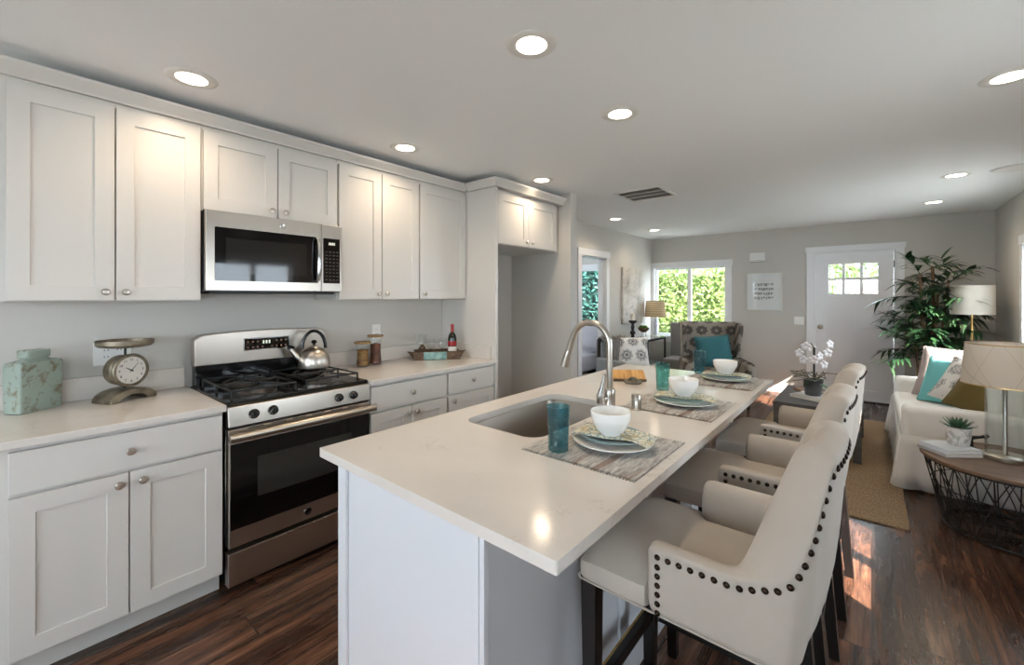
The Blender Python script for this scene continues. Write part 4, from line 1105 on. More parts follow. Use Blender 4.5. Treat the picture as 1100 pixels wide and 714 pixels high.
# ------------------------------------------------------------------ counter stools
def smooth01(t): t = max(0.0, min(1.0, t)); return t * t * (3 - 2 * t)
def polyres(pts, n):
    L = [0]
    for i in range(1, len(pts)): L.append(L[-1] + (Vector(pts[i]) - Vector(pts[i - 1])).length)
    out = []
    for k in range(n):
        s = L[-1] * k / (n - 1)
        i = 1
        while i < len(L) - 1 and L[i] < s: i += 1
        f = (s - L[i - 1]) / max(1e-9, L[i] - L[i - 1])
        out.append(tuple(Vector(pts[i - 1]).lerp(Vector(pts[i]), f)))
    return out, L[-1]
def half_outline(x0, hw, xb, r, bulge):
    pts = [(x0, -hw), (xb - r, -hw)]
    for i in range(1, 9):
        a = radians(-90 + 90 * i / 8); pts.append((xb - r + r * cos(a), -hw + r + r * sin(a)))
    m = 10
    for i in range(1, m + 1):
        y = (-hw + r) * (1 - i / m); pts.append((xb + bulge * (1 - (y / (hw - r)) ** 2), y))
    return pts
def make_stool(label):
    t = thing('counter_stool', label, 'stool', (0, 0, 0), 0, 'linen counter stools at the island')
    NH = 41
    oh = half_outline(-0.07, 0.253, 0.252, 0.055, 0.022); ih = half_outline(-0.07, 0.185, 0.172, 0.10, 0.022)
    full = lambda h: h + [(x, -y) for x, y in reversed(h[:-1])]
    N = 2 * NH - 1
    po, Lo = polyres(full(oh), N); pi_, Li = polyres(full(ih), N)
    half = Lo / 2
    def ho(q): return 0.797 + 0.035 * smooth01((q - 0.17) / 0.13) + 0.241 * smooth01((q - 0.27) / 0.125) + 0.014 * smooth01((q - 0.4) / 0.2)
    def hi(q): return 0.800 + 0.285 * smooth01((q - 0.215) / 0.185) + 0.016 * smooth01((q - 0.38) / 0.2)
    zb = 0.645; rows = []; nailpts = []
    for k in range(N):
        q = Lo * k / (N - 1); q = min(q, Lo - q)
        back = smooth01((q - 0.24) / 0.16)
        (ox, oy), (ix, iy) = po[k], pi_[k]
        a, b = ho(q), hi(q)
        def lean(z): return 0.028 * back * (z - 0.70) / 0.38
        def tuck(z): return -0.028 * back * (max(0, 0.72 - z) / 0.075) ** 2
        O = lambda z, f=0.0: (ox + (ix - ox) * f + lean(z) + tuck(z), oy + (iy - oy) * f - tuck(z) * 0.25 * (1 if oy < 0 else -1), z)
        top = max(a, b) + 0.018
        sec = [O(zb, 0.06), O(zb + 0.01, 0.0), O(zb + (a - zb) * 0.35), O(zb + (a - zb) * 0.7), O(a - 0.004), O(a, 0.0), O(a + 0.014, -0.03), O((a + top) / 2 + 0.006, 0.05), O(top, 0.34), O((b + top) / 2 + 0.004, 0.72), O(b - 0.02, 0.97), O(0.70 + (b - 0.70) * 0.55, 1.0), O(0.70, 1.0 + 0.1 * back), O(zb + 0.005, 1.0 + 0.1 * back)]
        rows.append(sec); nailpts.append((Vector(O(a - 0.006, -0.012)), q))
    shell_rows = list(rows)
    # rounded front ends
    def endring(sec, sgn):
        c = Vector((0, 0, 0))
        for p in sec: c += Vector(p)
        c /= len(sec)
        r1 = [tuple(c + (Vector(p) - c) * 0.93 + Vector((-0.010, 0, 0))) for p in sec]
        r2 = [tuple(c + (Vector(p) - c) * 0.70 + Vector((-0.016, 0, 0))) for p in sec]
        return r1, r2
    a1, a2 = endring(rows[0], -1); b1, b2 = endring(rows[-1], 1)
    mb = MB().grid([a2, a1] + rows + [b1, b2], closed_u=True, cap=True)
    mb.build('upholstered_back', M['linen'], t, smooth=True, sub=1)
    # seat
    rows = []
    nx, ny = 26, 20
    def hwid(x): return 0.246 - 0.064 * smooth01((x + 0.10) / 0.035)
    for i in range(nx + 1):
        x = -0.285 + 0.45 * i / nx
        e = 1 - max(0, (-0.235 - x) / 0.05) ** 2
        row = []
        h = hwid(x) * (1 - 0.05 * max(0, (-0.26 - x) / 0.025) ** 2)
        row.append((x, -h, 0.647)); row.append((x, -h - 0.003, 0.675))
        for j in range(ny + 1):
            u = -1 + 2 * j / ny
            row.append((x, u * h, 0.698 + 0.048 * (1 - abs(u) ** 3.2) * (0.35 + 0.65 * max(0, e)) - 0.008 * (1 - max(0, e))))
        row.append((x, h + 0.003, 0.675)); row.append((x, h, 0.647))
        rows.append(row)
    mb = MB().grid(rows, closed_u=True, cap=True)
    mb.build('seat', M['linen'], t, smooth=True)
    wp = [(-0.287, -0.248, 0.648), (-0.287, 0.248, 0.648)]
    oo = [(r_[0][0], r_[0][1], 0.647) for r_ in shell_rows]
    pts = [(-0.287, 0.0, 0.648), (-0.287, -0.24, 0.648), (-0.28, -0.25, 0.648)] + oo + [(-0.28, 0.25, 0.648), (-0.287, 0.24, 0.648)]
    MB().tube(pts, 0.003, 6, closed=True).build('piping', M['linen'], t, smooth=True)
    # nailheads along the trim line and down both arm fronts
    nail = None; spots = []
    cum = 0; last = nailpts[0][0]; spots.append((nailpts[0][0] + Vector((0.012, 0, 0)), 0))
    dens = []
    for k in range(len(nailpts) - 1):
        for f in range(8): dens.append(nailpts[k][0].lerp(nailpts[k + 1][0], f / 8))
    last = dens[0] + Vector((0.012, 0, 0))
    for k, p in enumerate(dens):
        if (p - last).length > 0.0245 and p.x > -0.05: spots.append((p, k)); last = p
    res = []
    for p, k in spots:
        kk = min(N - 2, max(1, k // 8)); tn = Vector((*po[kk + 1], 0)) - Vector((*po[kk - 1], 0))
        nrm = Vector((tn.y, -tn.x, 0)).normalized(); res.append((p, nrm))
    for s in (-1, 1):
        for k in range(1, 7): res.append((Vector((-0.058, s * 0.2535, 0.789 - 0.0225 * k)), Vector((0, s, 0))))
    for p, nrm in res:
        if nail is None:
            nail = MB().lathe([(0.0075, 0), (0.007, 0.0022), (0.0045, 0.0046), (0, 0.0055)], 10).build('nailhead', M['bronze'], t, smooth=True)
            o = nail
        else:
            o = nail.copy(); COL.objects.link(o)
        o.location = p; o.rotation_mode = 'QUATERNION'; o.rotation_quaternion = nrm.to_track_quat('Z', 'Y')
    # legs and rails
    for s in (-1, 1):
        MB().taper((-0.262, s * 0.205, 0.0), 0.017, (-0.262, s * 0.212, 0.646), 0.0235).build('leg', M['darkwood'], t, bevel=0.002)
        MB().taper((0.232, s * 0.195, 0.0), 0.017, (0.175, s * 0.20, 0.646), 0.024).build('leg', M['darkwood'], t, bevel=0.002)
    fr = MB().box(-0.276, -0.248, -0.19, 0.19, 0.285, 0.322).build('footrest', M['darkwood'], t, bevel=0.002)
    MB().box(-0.2765, -0.270, -0.185, 0.185, 0.3222, 0.3245).build('kick_plate', M['gold'], fr)
    for s in (-1, 1):
        MB().add([(-0.23, s * 0.207 - 0.011, 0.29), (-0.23, s * 0.207 + 0.011, 0.29), (-0.23, s * 0.207 + 0.011, 0.318), (-0.23, s * 0.207 - 0.011, 0.318),
                  (0.19, s * 0.2 - 0.011, 0.29), (0.19, s * 0.2 + 0.011, 0.29), (0.19, s * 0.2 + 0.011, 0.318), (0.19, s * 0.2 - 0.011, 0.318)],
                 [(0, 1, 2, 3), (7, 6, 5, 4), (0, 4, 5, 1), (1, 5, 6, 2), (2, 6, 7, 3), (3, 7, 4, 0)]).build('side_rail', M['darkwood'], t)
    MB().box(0.192, 0.214, -0.185, 0.185, 0.29, 0.318).build('rear_rail', M['darkwood'], t)
    return t
st = make_stool('linen counter stool with dark legs nearest the camera, at the first placemat')
st.location = (-0.345, 1.285, 0)
dup(st, (-0.345, 1.925, 0), 0, 'middle linen counter stool, at the placemat beside the nickel cap')
dup(st, (-0.325, 2.60, 0), radians(-2), 'linen counter stool farthest from the camera, at the far end of the island')

# ------------------------------------------------------------------ cushions
def cushion(name, label, cat, mat, w, h, th, loc, rx, rz, group=None, ry=0.0, tuft=None):
    t = thing(name, label, cat, loc, 0, group)
    t.rotation_euler = (rx, ry, rz)
    mb = MB(); n = 16
    def surf(sgn):
        rows = []
        for j in range(n + 1):
            v = -1 + 2 * j / n; row = []
            for i in range(n + 1):
                u = -1 + 2 * i / n
                puff = (max(0, 1 - u ** 4) * max(0, 1 - v ** 4)) ** 0.55
                k = 1 - 0.06 * (1 - abs(u) ** 2) * abs(v) ** 3; l = 1 - 0.06 * (1 - abs(v) ** 2) * abs(u) ** 3
                row.append((u * w / 2 * l, sgn * (th / 2 * puff + 0.001), h / 2 + v * h / 2 * k))
            rows.append(row)
        return rows
    mb.grid(surf(1)); mb.grid(surf(-1))
    mb.build('cushion_cover', mat, t, smooth=True)
    edge = []
    for i in range(n): edge.append(surf(1)[0][i])
    for j in range(n): edge.append(surf(1)[j][n])
    for i in range(n): edge.append(surf(1)[n][n - i])
    for j in range(n): edge.append(surf(1)[n - j][0])
    MB().tube([(a, 0, c) for a, b, c in edge], 0.004, 6, closed=True).build('cushion_piping', mat, t, smooth=True)
    return t

# ------------------------------------------------------------------ sofa
SXF, SXB, SY0_, SY1_ = 0.165, 1.06, 4.34, 6.08
t = thing('sofa', 'white slipcovered sofa along the right wall', 'sofa', ((SXF + SXB) / 2, (SY0_ + SY1_) / 2, 0))
L = t.location
def softbox(x0, x1, y0, y1, z0, z1, r, wob=0.0):
    mb = MB(); rows = []
    arc = [(r * (1 - cos(radians(a_))), r * sin(radians(a_))) for a_ in (0, 22, 45, 68, 90)]
    prof = [(i_, z0 + r - h_) for i_, h_ in arc[::-1]] + [(i_, z1 - r + h_) for i_, h_ in arc] + [(r * 1.15, z1), (r * 1.6, z1)]
    for ins, z in prof:
        rows.append([(a, b, z) for a, b in rrect(x0 + ins, x1 - ins, y0 + ins, y1 - ins, max(0.01, r * 1.2 - ins * 0.3), 5)])
    mb.grid(rows, closed_u=True, cap=True)
    return mb
softbox(SXF + 0.06, SXB - 0.02, SY0_ + 0.03, SY1_ - 0.03, 0.06, 0.33, 0.02).build('sofa_frame', M['slip'], t, org=L, smooth=True)
for y0, y1 in ((SY0_ + 0.01, SY0_ + 0.21), (SY1_ - 0.21, SY1_ - 0.01)):
    softbox(SXF + 0.01, SXB - 0.03, y0, y1, 0.12, 0.61, 0.045).build('armrest', M['slip'], t, org=L, smooth=True)
softbox(0.84, SXB, SY0_ + 0.02, SY1_ - 0.02, 0.12, 0.80, 0.05).build('backrest', M['slip'], t, org=L, smooth=True)
ym = (SY0_ + SY1_) / 2
for y0, y1 in ((SY0_ + 0.215, ym + 0.008), (ym - 0.008, SY1_ - 0.215)):
    o = softbox(0.66, 0.86, y0 + 0.01, y1 - 0.01, 0.475, 0.86, 0.06).build('back_cushion', M['slip'], t, org=L, smooth=True)
softbox(SXF + 0.0, 0.83, SY0_ + 0.215, SY1_ - 0.215, 0.335, 0.47, 0.03).build('seat_cushion', M['slip'], t, org=L, smooth=True)
# pleated skirt
def skirt_path():
    pts = []
    def seg(a, b, n):
        for i in range(n): pts.append((a[0] + (b[0] - a[0]) * i / n, a[1] + (b[1] - a[1]) * i / n))
    seg((SXB - 0.03, SY0_), (SXF, SY0_), 60); seg((SXF, SY0_), (SXF, SY1_), 120); seg((SXF, SY1_), (SXB - 0.03, SY1_), 60)
    return pts
sp = skirt_path(); rows = []
for z in (0.40, 0.33, 0.22, 0.12, 0.012):
    f = (0.40 - z) / 0.39; row = []
    for i, (x, y) in enumerate(sp):
        nx, ny = (0, -1) if i < 60 else ((-1, 0) if i < 180 else (0, 1))
        dC = min(abs(i - 60), abs(i - 180))
        flare = 0.028 * f + 0.032 * f * math.exp(-(dC / 5.0) ** 2)
        wob = 0.012 * f * (noise.noise(Vector((x * 6, y * 6, 0.3))) ) + 0.02 * f * math.exp(-((dC - 7) / 2.5) ** 2) * (-1)
        if dC < 1: nx, ny = (-0.7, -0.7) if i < 120 else (-0.7, 0.7)
        row.append((x + nx * (flare + wob + 0.001), y + ny * (flare + wob + 0.001), z))
    rows.append(row)
MB().grid(rows).build('skirt', M['slip'], t, org=L, smooth=True, solid=0.004)
# pillows on the sofa: leaning towards the far arm / back
cushion('throw_pillow', 'mauve gray throw pillow at the back of the sofa pillow row', 'pillow', M['mauve'], 0.50, 0.50, 0.15, (0.51, 5.62, 0.475), radians(-22), radians(-32), 'pillows on the white sofa')
cushion('throw_pillow', 'aqua knitted throw pillow on the white sofa', 'pillow', M['aqua'], 0.44, 0.44, 0.16, (0.50, 5.36, 0.475), radians(-24), radians(-35), 'pillows on the white sofa')
cushion('throw_pillow', 'white pillow with dark ring print, behind the olive pillow', 'pillow', M['ringprint'], 0.46, 0.40, 0.15, (0.565, 5.06, 0.515), radians(-30), radians(-26), 'pillows on the white sofa', ry=0.30)
cushion('throw_pillow', 'olive green throw pillow behind the glass table lamp', 'pillow', M['olive'], 0.46, 0.40, 0.16, (0.63, 4.78, 0.515), radians(-28), radians(-24), 'pillows on the white sofa', ry=0.30)

# ------------------------------------------------------------------ wire side table with lamp, books, succulent
CX_, CY_, RT, RB, ZT = 0.635, 3.90, 0.395, 0.285, 0.435
t = thing('wire_side_table', 'round side table with brown wood top and black wire basket base', 'side table', (CX_, CY_, 0))
MB().lathe([(0, ZT - 0.022), (RT - 0.004, ZT - 0.022), (RT, ZT - 0.018), (RT, ZT - 0.003), (RT - 0.003, ZT), (0, ZT)], 72).build('tabletop', M['walnut'], t, smooth=True)
ringp = lambda r, z, n=72: [(r * cos(2 * pi * i / n), r * sin(2 * pi * i / n), z) for i in range(n)]
z1 = ZT - 0.03
MB().tube(ringp(RT - 0.02, z1), 0.0055, 8, closed=True).build('upper_ring', M['blackmat'], t, smooth=True)
rm = RB + (RT - 0.02 - RB) * 0.62
MB().tube(ringp(rm, 0.006 + (z1 - 0.006) * 0.62), 0.0035, 6, closed=True).build('middle_ring', M['blackmat'], t, smooth=True)
MB().tube(ringp(RB, 0.007), 0.0065, 8, closed=True).build('base_ring', M['blackmat'], t, smooth=True)
mb = MB(); NW = 20
for i in range(NW):
    a = 2 * pi * i / NW
    P_ = lambda r, z, an: (r * cos(an), r * sin(an), z)
    mb.tube([P_(RB, 0.007, a), P_(RT - 0.02, z1, a)], 0.0035, 6)
    for s in (-1.5, 1.5):
        e = a + s * 2 * pi / NW
        mb.tube([P_(RB + (RT - .02 - RB) * k / 6, 0.007 + (z1 - 0.007) * k / 6, a + (e - a) * k / 6) for k in range(7)], 0.003, 6)
mb.build('wire_lattice', M['blackmat'], t, smooth=True)
mb = MB()
for i in range(10):
    a = 2 * pi * i / 20 + 0.1
    mb.tube([(RB * cos(a), RB * sin(a), 0.008), (-RB * cos(a + 0.5), -RB * sin(a + 0.5), 0.008)], 0.003, 6)
mb.build('base_wires', M['blackmat'], t, smooth=True)

LX, LY = 0.625, 3.955
t = thing('table_lamp', 'large table lamp with linen drum shade and clear glass column', 'lamp', (LX, LY, ZT + 0.001))
MB().lathe([(0, 0), (0.103, 0), (0.105, 0.006), (0.103, 0.022), (0.096, 0.026), (0, 0.026)], 48).build('lamp_base', M['nickel'], t, smooth=True)
MB().lathe([(0.080, 0.44), (0.080, 0.027), (0.085, 0.027), (0.085, 0.44)], 48, cap=False).build('glass_column', M['clear'], t, smooth=True)
MB().lathe([(0.018, 0.027), (0.011, 0.036), (0.0105, 0.445)], 20, cap=False).build('lamp_pole', M['nickel'], t, smooth=True)
MB().lathe([(0, 0.441), (0.086, 0.441), (0.086, 0.449), (0.02, 0.453), (0.012, 0.48), (0.0, 0.48)], 40).build('column_cap', M['nickel'], t, smooth=True)
MB().lathe([(0.02, 0.48), (0.03, 0.52), (0.03, 0.55), (0.02, 0.58), (0, 0.585)], 20).build('bulb', M['candle'], t, smooth=True)
sh = MB().lathe([(0.192, 0.452), (0.172, 0.705)], 72, cap=False).build('lamp_shade', M['shade_lines'], t, smooth=True)
MB().lathe([(0.1725, 0.699), (0.173, 0.706), (0.1705, 0.706)], 72, cap=False).build('shade_rim', M['gold'], sh, smooth=True)
MB().lathe([(0.1928, 0.451), (0.1922, 0.457)], 72, cap=False).build('shade_rim', M['gold'], sh, smooth=True)
mb = MB()
for k in range(3):
    a = 2 * pi * k / 3; mb.tube([(0.012 * cos(a), 0.012 * sin(a), 0.60), (0.173 * cos(a), 0.173 * sin(a), 0.68)], 0.0025, 6)
mb.build('shade_spider', M['nickel'], sh, smooth=True)
MB().cyl((-0.03, -0.09, 0.41), (-0.03, -0.09, 0.50), 0.003, n=8).build('pull_chain', M['white'], t)

def book(label, loc, rz, w, d, h, cover, group):
    t = thing('book', label, 'book', loc, rz, group)
    MB().box(-w / 2, w / 2, -d / 2, d / 2, 0, 0.003).box(-w / 2, w / 2, -d / 2, d / 2, h - 0.003, h).box(-w / 2, -w / 2 + 0.003, -d / 2, d / 2, 0.003, h - 0.003).build('cover', cover, t, bevel=0.0008)
    MB().box(-w / 2 + 0.003, w / 2 - 0.004, -d / 2 + 0.004, d / 2 - 0.004, 0.0031, h - 0.0031).build('pages', M['paper'], t)
    return t
BXc, BYc = 0.378, 3.90
book('lower pale hardcover book on the wire side table', (BXc, BYc - 0.005, ZT + 0.001), radians(38), 0.225, 0.20, 0.022, plain('gray_book_cover', '#b9bcbf', 0.5), 'books on the wire side table')
book('upper pale blue hardcover book under the succulent pot', (BXc + 0.004, BYc + 0.005, ZT + 0.0235), radians(40), 0.212, 0.19, 0.02, M['bookcover'], 'books on the wire side table')
SUx, SUy, SUz = 0.425, 3.955, ZT + 0.0445
t = thing('succulent', 'green succulent in a marbled white pot on the books', 'plant', (SUx, SUy, SUz))
MB().lathe([(0, 0), (0.046, 0), (0.052, 0.006), (0.059, 0.06), (0.061, 0.112), (0.057, 0.113), (0.054, 0.100), (0, 0.098)], 40).build('pot', M['marble'], t, smooth=True)
mb = MB(); random.seed(5)
def blade(mb, p0, d, ln, w, thick, bend=0.2, n=5, up=Vector((0, 0, 1)), fold=0.0):
    d = Vector(d).normalized(); side = d.cross(up)
    if side.length < 1e-3: side = Vector((1, 0, 0))
    side.normalize(); nn = side.cross(d).normalized(); rows = []
    p = Vector(p0)
    for i in range(n + 1):
        f = i / n; ww = w * (sin(pi * (0.12 + 0.88 * f) ** 0.8) * 0.95 + 0.05) if f < 1 else 0.0005
        c = p + d * ln * f + nn * (-bend * ln * f * f)
        tk = thick * (1 - f * 0.8)
        rows.append([c - side * ww, c - nn * tk, c + side * ww, c + nn * tk * 0.3])
    mb.grid([[tuple(q) for q in r] for r in rows], closed_u=True)
for ring, (cnt, tilt, ln) in enumerate(((7, 78, 0.06), (10, 58, 0.085), (12, 36, 0.10), (12, 14, 0.10))):
    for k in range(cnt):
        a = 2 * pi * k / cnt + ring * 0.4
        d = (cos(a) * cos(radians(tilt)), sin(a) * cos(radians(tilt)), sin(radians(tilt)))
        blade(mb, (0.010 * cos(a), 0.010 * sin(a), 0.104), d, ln * 0.85, 0.012, 0.008, -0.12)
mb.build('rosette', M['succ'], t, smooth=True)
t = thing('iron_ornament', 'black handled iron ornament behind the succulent', 'ornament', (0.50, 4.105, ZT + 0.001), radians(35))
MB().lathe([(0, 0), (0.03, 0), (0.032, 0.004), (0.012, 0.012), (0.01, 0.055), (0.0, 0.056)], 20).build('foot', M['blackmat'], t, smooth=True)
MB().tube([(-0.06, 0, 0.062), (0, 0, 0.066), (0.05, 0, 0.07), (0.10, 0, 0.078)], [0.018, 0.014, 0.009, 0.012], 10).build('bar', M['blackmat'], t, smooth=True)

# ------------------------------------------------------------------ floor lamp
t = thing('floor_lamp', 'slim gold floor lamp with plain drum shade behind the sofa', 'lamp', (0.82, 6.67, 0))
MB().lathe([(0, 0.001), (0.13, 0.001), (0.13, 0.015), (0.02, 0.022), (0, 0.022)], 36).build('lamp_base', M['gold'], t, smooth=True)
MB().cyl((0, 0, 0.022), (0, 0, 1.42), 0.011).build('lamp_pole', M['gold'], t, smooth=True)
sh = MB().lathe([(0.17, 1.241), (0.17, 1.548)], 56, cap=False).build('lamp_shade', M['shade_plain'], t, smooth=True)
mb = MB()
for k in range(3):
    a = 2 * pi * k / 3; mb.tube([(0, 0, 1.415), (0.169 * cos(a), 0.169 * sin(a), 1.50)], 0.003, 6)
mb.build('shade_spider', M['gold'], sh)

# ------------------------------------------------------------------ palm
t = thing('potted_palm', 'tall potted bamboo palm in the corner beside the front door', 'plant', (0.53, 6.93, 0))
MB().lathe([(0, 0.001), (0.13, 0.001), (0.16, 0.28), (0.165, 0.30), (0.15, 0.30), (0.14, 0.26), (0, 0.26)], 36).build('pot', M['traywood'], t, smooth=True)
random.seed(21)
mb = MB(); lf = MB()
canes = [((-0.06, -0.02), (-0.09, -0.08), 1.70, 0.016), ((0.03, -0.04), (0.05, -0.08), 1.50, 0.013), ((0.06, 0.03), (0.13, 0.0), 1.62, 0.012), ((-0.02, 0.05), (-0.04, 0.08), 1.45, 0.012), ((0.0, 0.0), (0.0, -0.02), 1.78, 0.018), ((-0.1, 0.02), (-0.16, 0.02), 1.15, 0.010)]
for k, (b, tp, h, r) in enumerate(canes):
    pts = [(b[0] + (tp[0] - b[0]) * f + 0.012 * sin(5 * f + k), b[1] + (tp[1] - b[1]) * f, 0.26 + (h - 0.26) * f) for f in [i / 12 for i in range(13)]]
    MB().tube(pts, [r * (1 + (0.12 if i % 2 else 0)) * (1 - 0.25 * i / 12) for i in range(13)], 10).build('cane', M['bark'], t, smooth=True)
    for q in range(14):
        f = 0.42 + 0.58 * q / 13 + random.uniform(-.03, .03); f = min(f, 1.0)
        p = Vector((b[0] + (tp[0] - b[0]) * f, b[1] + (tp[1] - b[1]) * f, 0.26 + (h - 0.26) * f))
        a = q * 2.399 + k * 1.1; el = radians(random.uniform(10, 50) + 25 * (f > 0.93))
        d = Vector((cos(a) * cos(el), sin(a) * cos(el), sin(el)))
        fl = random.uniform(0.24, 0.42)
        stem = [p + d * fl * s + Vector((0, 0, -0.22 * fl * s * s * 1.4)) for s in (0, .25, .5, .75, 1.0)]
        if stem[-1].y > 0.49: continue
        lf.tube([tuple(x) for x in stem], [0.004, 0.0035, 0.003, 0.0025, 0.002], 5)
        for m in range(8):
            s = 0.25 + 0.75 * m / 7
            i0 = min(3, int(s * 4)); pp = stem[i0].lerp(stem[i0 + 1], s * 4 - i0)
            for sd in (-1, 1):
                side = d.cross(Vector((0, 0, 1))).normalized() * sd
                dd = (d * random.uniform(0.5, 0.9) + side * random.uniform(0.45, 0.9) + Vector((0, 0, random.uniform(-0.35, 0.15)))).normalized()
                ln = random.uniform(0.15, 0.24)
                if (pp + dd * ln).y > 0.53: dd.y = -abs(dd.y)
                if (pp + dd * ln).x > 0.56: dd.x = -abs(dd.x)
                blade(lf, pp, dd, ln, 0.0175, 0.0012, random.uniform(0.25, 0.7), 4)
lf.build('fronds', M['leaf'], t, smooth=True)

# ------------------------------------------------------------------ rug, coffee table, orchid
mb = MB(); rows = []; nx, ny = 12, 80
rx0, rx1, ry0_, ry1_ = -0.95, 0.175, 3.55, 6.42
rows = [[(rx0 + (rx1 - rx0) * i / nx + (random.uniform(-0.004, 0.004) if i in (0, nx) else 0), ry0_ + (ry1_ - ry0_) * j / ny, 0.010) for i in range(nx + 1)] for j in range(ny + 1)]
mb.grid(rows)
mb.box(rx0 + 0.006, rx1 - 0.006, ry0_, ry1_, 0.001, 0.0095)
o = mb.build('jute_rug', M['rug'])
o2 = None
tag(o, 'tan woven jute rug on the dark floor between stools and sofa', 'rug')
CTX0, CTX1, CTY0, CTY1, CTZ = -0.715, -0.06, 4.66, 5.62, 0.45
t = thing('coffee_table', 'charcoal box-shaped coffee table behind the far stool', 'table', ((CTX0 + CTX1) / 2, (CTY0 + CTY1) / 2, 0.0115))
L = t.location
MB().box(CTX0, CTX1, CTY0, CTY1, CTZ - 0.04, CTZ).build('tabletop', M['coffee'], t, org=L, bevel=0.003)
MB().box(CTX0 + 0.015, CTX1 - 0.015, CTY0 + 0.015, CTY1 - 0.015, CTZ - 0.19, CTZ - 0.0405).build('apron', M['coffee'], t, org=L, bevel=0.002)
for x in (CTX0 + 0.035, CTX1 - 0.035):
    for y in (CTY0 + 0.035, CTY1 - 0.035): MB().box(x - 0.03, x + 0.03, y - 0.03, y + 0.03, 0.0117, CTZ - 0.0405).build('leg', M['coffee'], t, org=L, bevel=0.002)
MB().box(CTX0 + 0.02, CTX1 - 0.02, CTY0 + 0.02, CTY1 - 0.02, 0.10, 0.13).build('lower_shelf', M['coffee'], t, org=L)
bwc = plain('white_book_cover', '#e4e2de', 0.5)
book('thick white book under the orchid pot', (-0.43, 5.02, CTZ + 0.001), radians(-25), 0.30, 0.24, 0.03, bwc, 'books on the coffee table')
book('brown book lying behind the orchid', (-0.50, 5.36, CTZ + 0.001), radians(30), 0.22, 0.16, 0.025, plain('brown_book_cover', '#8b6c52', 0.6), 'books on the coffee table')
OX, OY, OZ = -0.435, 5.03, CTZ + 0.032
t = thing('potted_orchid', 'white orchid in a slate gray pot on the coffee table', 'plant', (OX, OY, OZ))
MB().lathe([(0, 0), (0.062, 0), (0.066, 0.01), (0.082, 0.145), (0.086, 0.15), (0.078, 0.15), (0.074, 0.13), (0, 0.128)], 36).build('pot', M['slate'], t, smooth=True)
mb = MB(); random.seed(11)
for a, ln, el in ((200, 0.2, 5), (160, 0.17, 15), (20, 0.2, -8), (-30, 0.22, -15), (60, 0.2, 10), (-80, 0.15, 20), (250, 0.16, 0)):
    a = radians(a); d = (cos(a) * cos(radians(el)), sin(a) * cos(radians(el)), sin(radians(el)))
    blade(mb, (0.02 * cos(a), 0.02 * sin(a), 0.14), d, ln, 0.03, 0.003, 0.25, 6)
mb.build('leaves', M['orchleaf'], t, smooth=True)
mb = MB()
for k in range(9):
    a = random.uniform(0, 2 * pi); r = random.uniform(0.1, 0.2)
    mb.tube([(0.02 * cos(a), 0.02 * sin(a), 0.14), (0.5 * r * cos(a), 0.5 * r * sin(a), 0.19 + random.uniform(0, .05)), (r * cos(a + .5), r * sin(a + .5), 0.18 + random.uniform(-.04, .08)), (r * 0.9 * cos(a + 1.2), r * 0.9 * sin(a + 1.2), 0.20)], 0.0055, 6)
mb.build('aerial_roots', M['root'], t, smooth=True)
MB().tube([(0, 0, 0.13), (0.005, 0, 0.3), (0, 0.01, 0.47), (-0.02, 0.0, 0.50)], 0.0055, 8).build('flower_stem', M['root'], t, smooth=True)
MB().tube([(0.012, 0.0, 0.13), (0.012, 0.002, 0.46)], 0.006, 8).build('support_stake', M['blackmat'], t, smooth=True)
fl = None
for k in range(9):
    a = k * 2.4; r = 0.055 + 0.035 * (k % 3) / 2; z = 0.30 + 0.195 * k / 8
    mb = MB()
    nrm = Vector((cos(a) * 0.55 + 0.2, sin(a) * 0.55 - 0.75, 0.1)).normalized()
    Mx = Matrix.Translation((r * 1.5 * cos(a), r * 1.0 * sin(a), z)) @ nrm.to_track_quat('Z', 'Y').to_matrix().to_4x4()
    for p in range(5):
        an = 2 * pi * p / 5 + pi / 2; rows = []
        for i in range(6):
            f = i / 5; w = 0.019 * sin(pi * min(1, 0.08 + 0.86 * f)) + 0.002
            rows.append([(0.044 * f * cos(an) - s * w * sin(an), 0.044 * f * sin(an) + s * w * cos(an), 0.010 * sin(f * 2.5) - 0.006 * s * s) for s in (-1, -0.4, 0.4, 1)])
        mb.add([q for r_ in rows for q in r_], [(j * 4 + i, j * 4 + i + 1, j * 4 + i + 5, j * 4 + i + 4) for j in range(5) for i in range(3)], Mx)
    mb.build('blossom', M['petal'], t, smooth=True, solid=0.001)

# ------------------------------------------------------------------ wing armchair
ACX, ACY, ACR = -1.62, 6.13, radians(27)
t = thing('wing_armchair', 'gray armchair with dark medallion print in front of the window', 'armchair', (ACX, ACY, 0.0005), ACR)
# local: front = -Y
def lp(pts): return pts
softb = lambda *a: softbox(*a)
softbox(-0.35, 0.35, -0.36, 0.30, 0.20, 0.34, 0.02).build('seat_base', M['medal'], t, smooth=True)
softbox(-0.285, 0.285, -0.38, 0.22, 0.342, 0.46, 0.035).build('seat_cushion', M['medal'], t, smooth=True)
for s in (-1, 1):
    softbox(min(s * 0.29, s * 0.41), max(s * 0.29, s * 0.41), -0.36, 0.30, 0.20, 0.60, 0.045).build('armrest', M['medal'], t, smooth=True)
    # wing joining back to arm
    mb = MB(); rows = []
    prof = [(0.17, 0.60), (0.14, 0.72), (0.10, 0.86), (0.06, 0.98), (0.08, 1.04), (0.2, 1.07)]
    for k, (y, z) in enumerate(prof):
        xo, xi = s * (0.37 + 0.02 * k / 5), s * (0.315 + 0.02 * k / 5)
        rows.append([(xi, y, z), (xo, y, z), (xo, 0.36 + 0.1 * (z - 0.6), z), (xi, 0.36 + 0.1 * (z - 0.6), z)])
    mb.grid(rows, closed_u=True, cap=True).build('wing', M['medal'], t, smooth=True, bevel=0.015, seg=3)
mb = MB(); rows = []
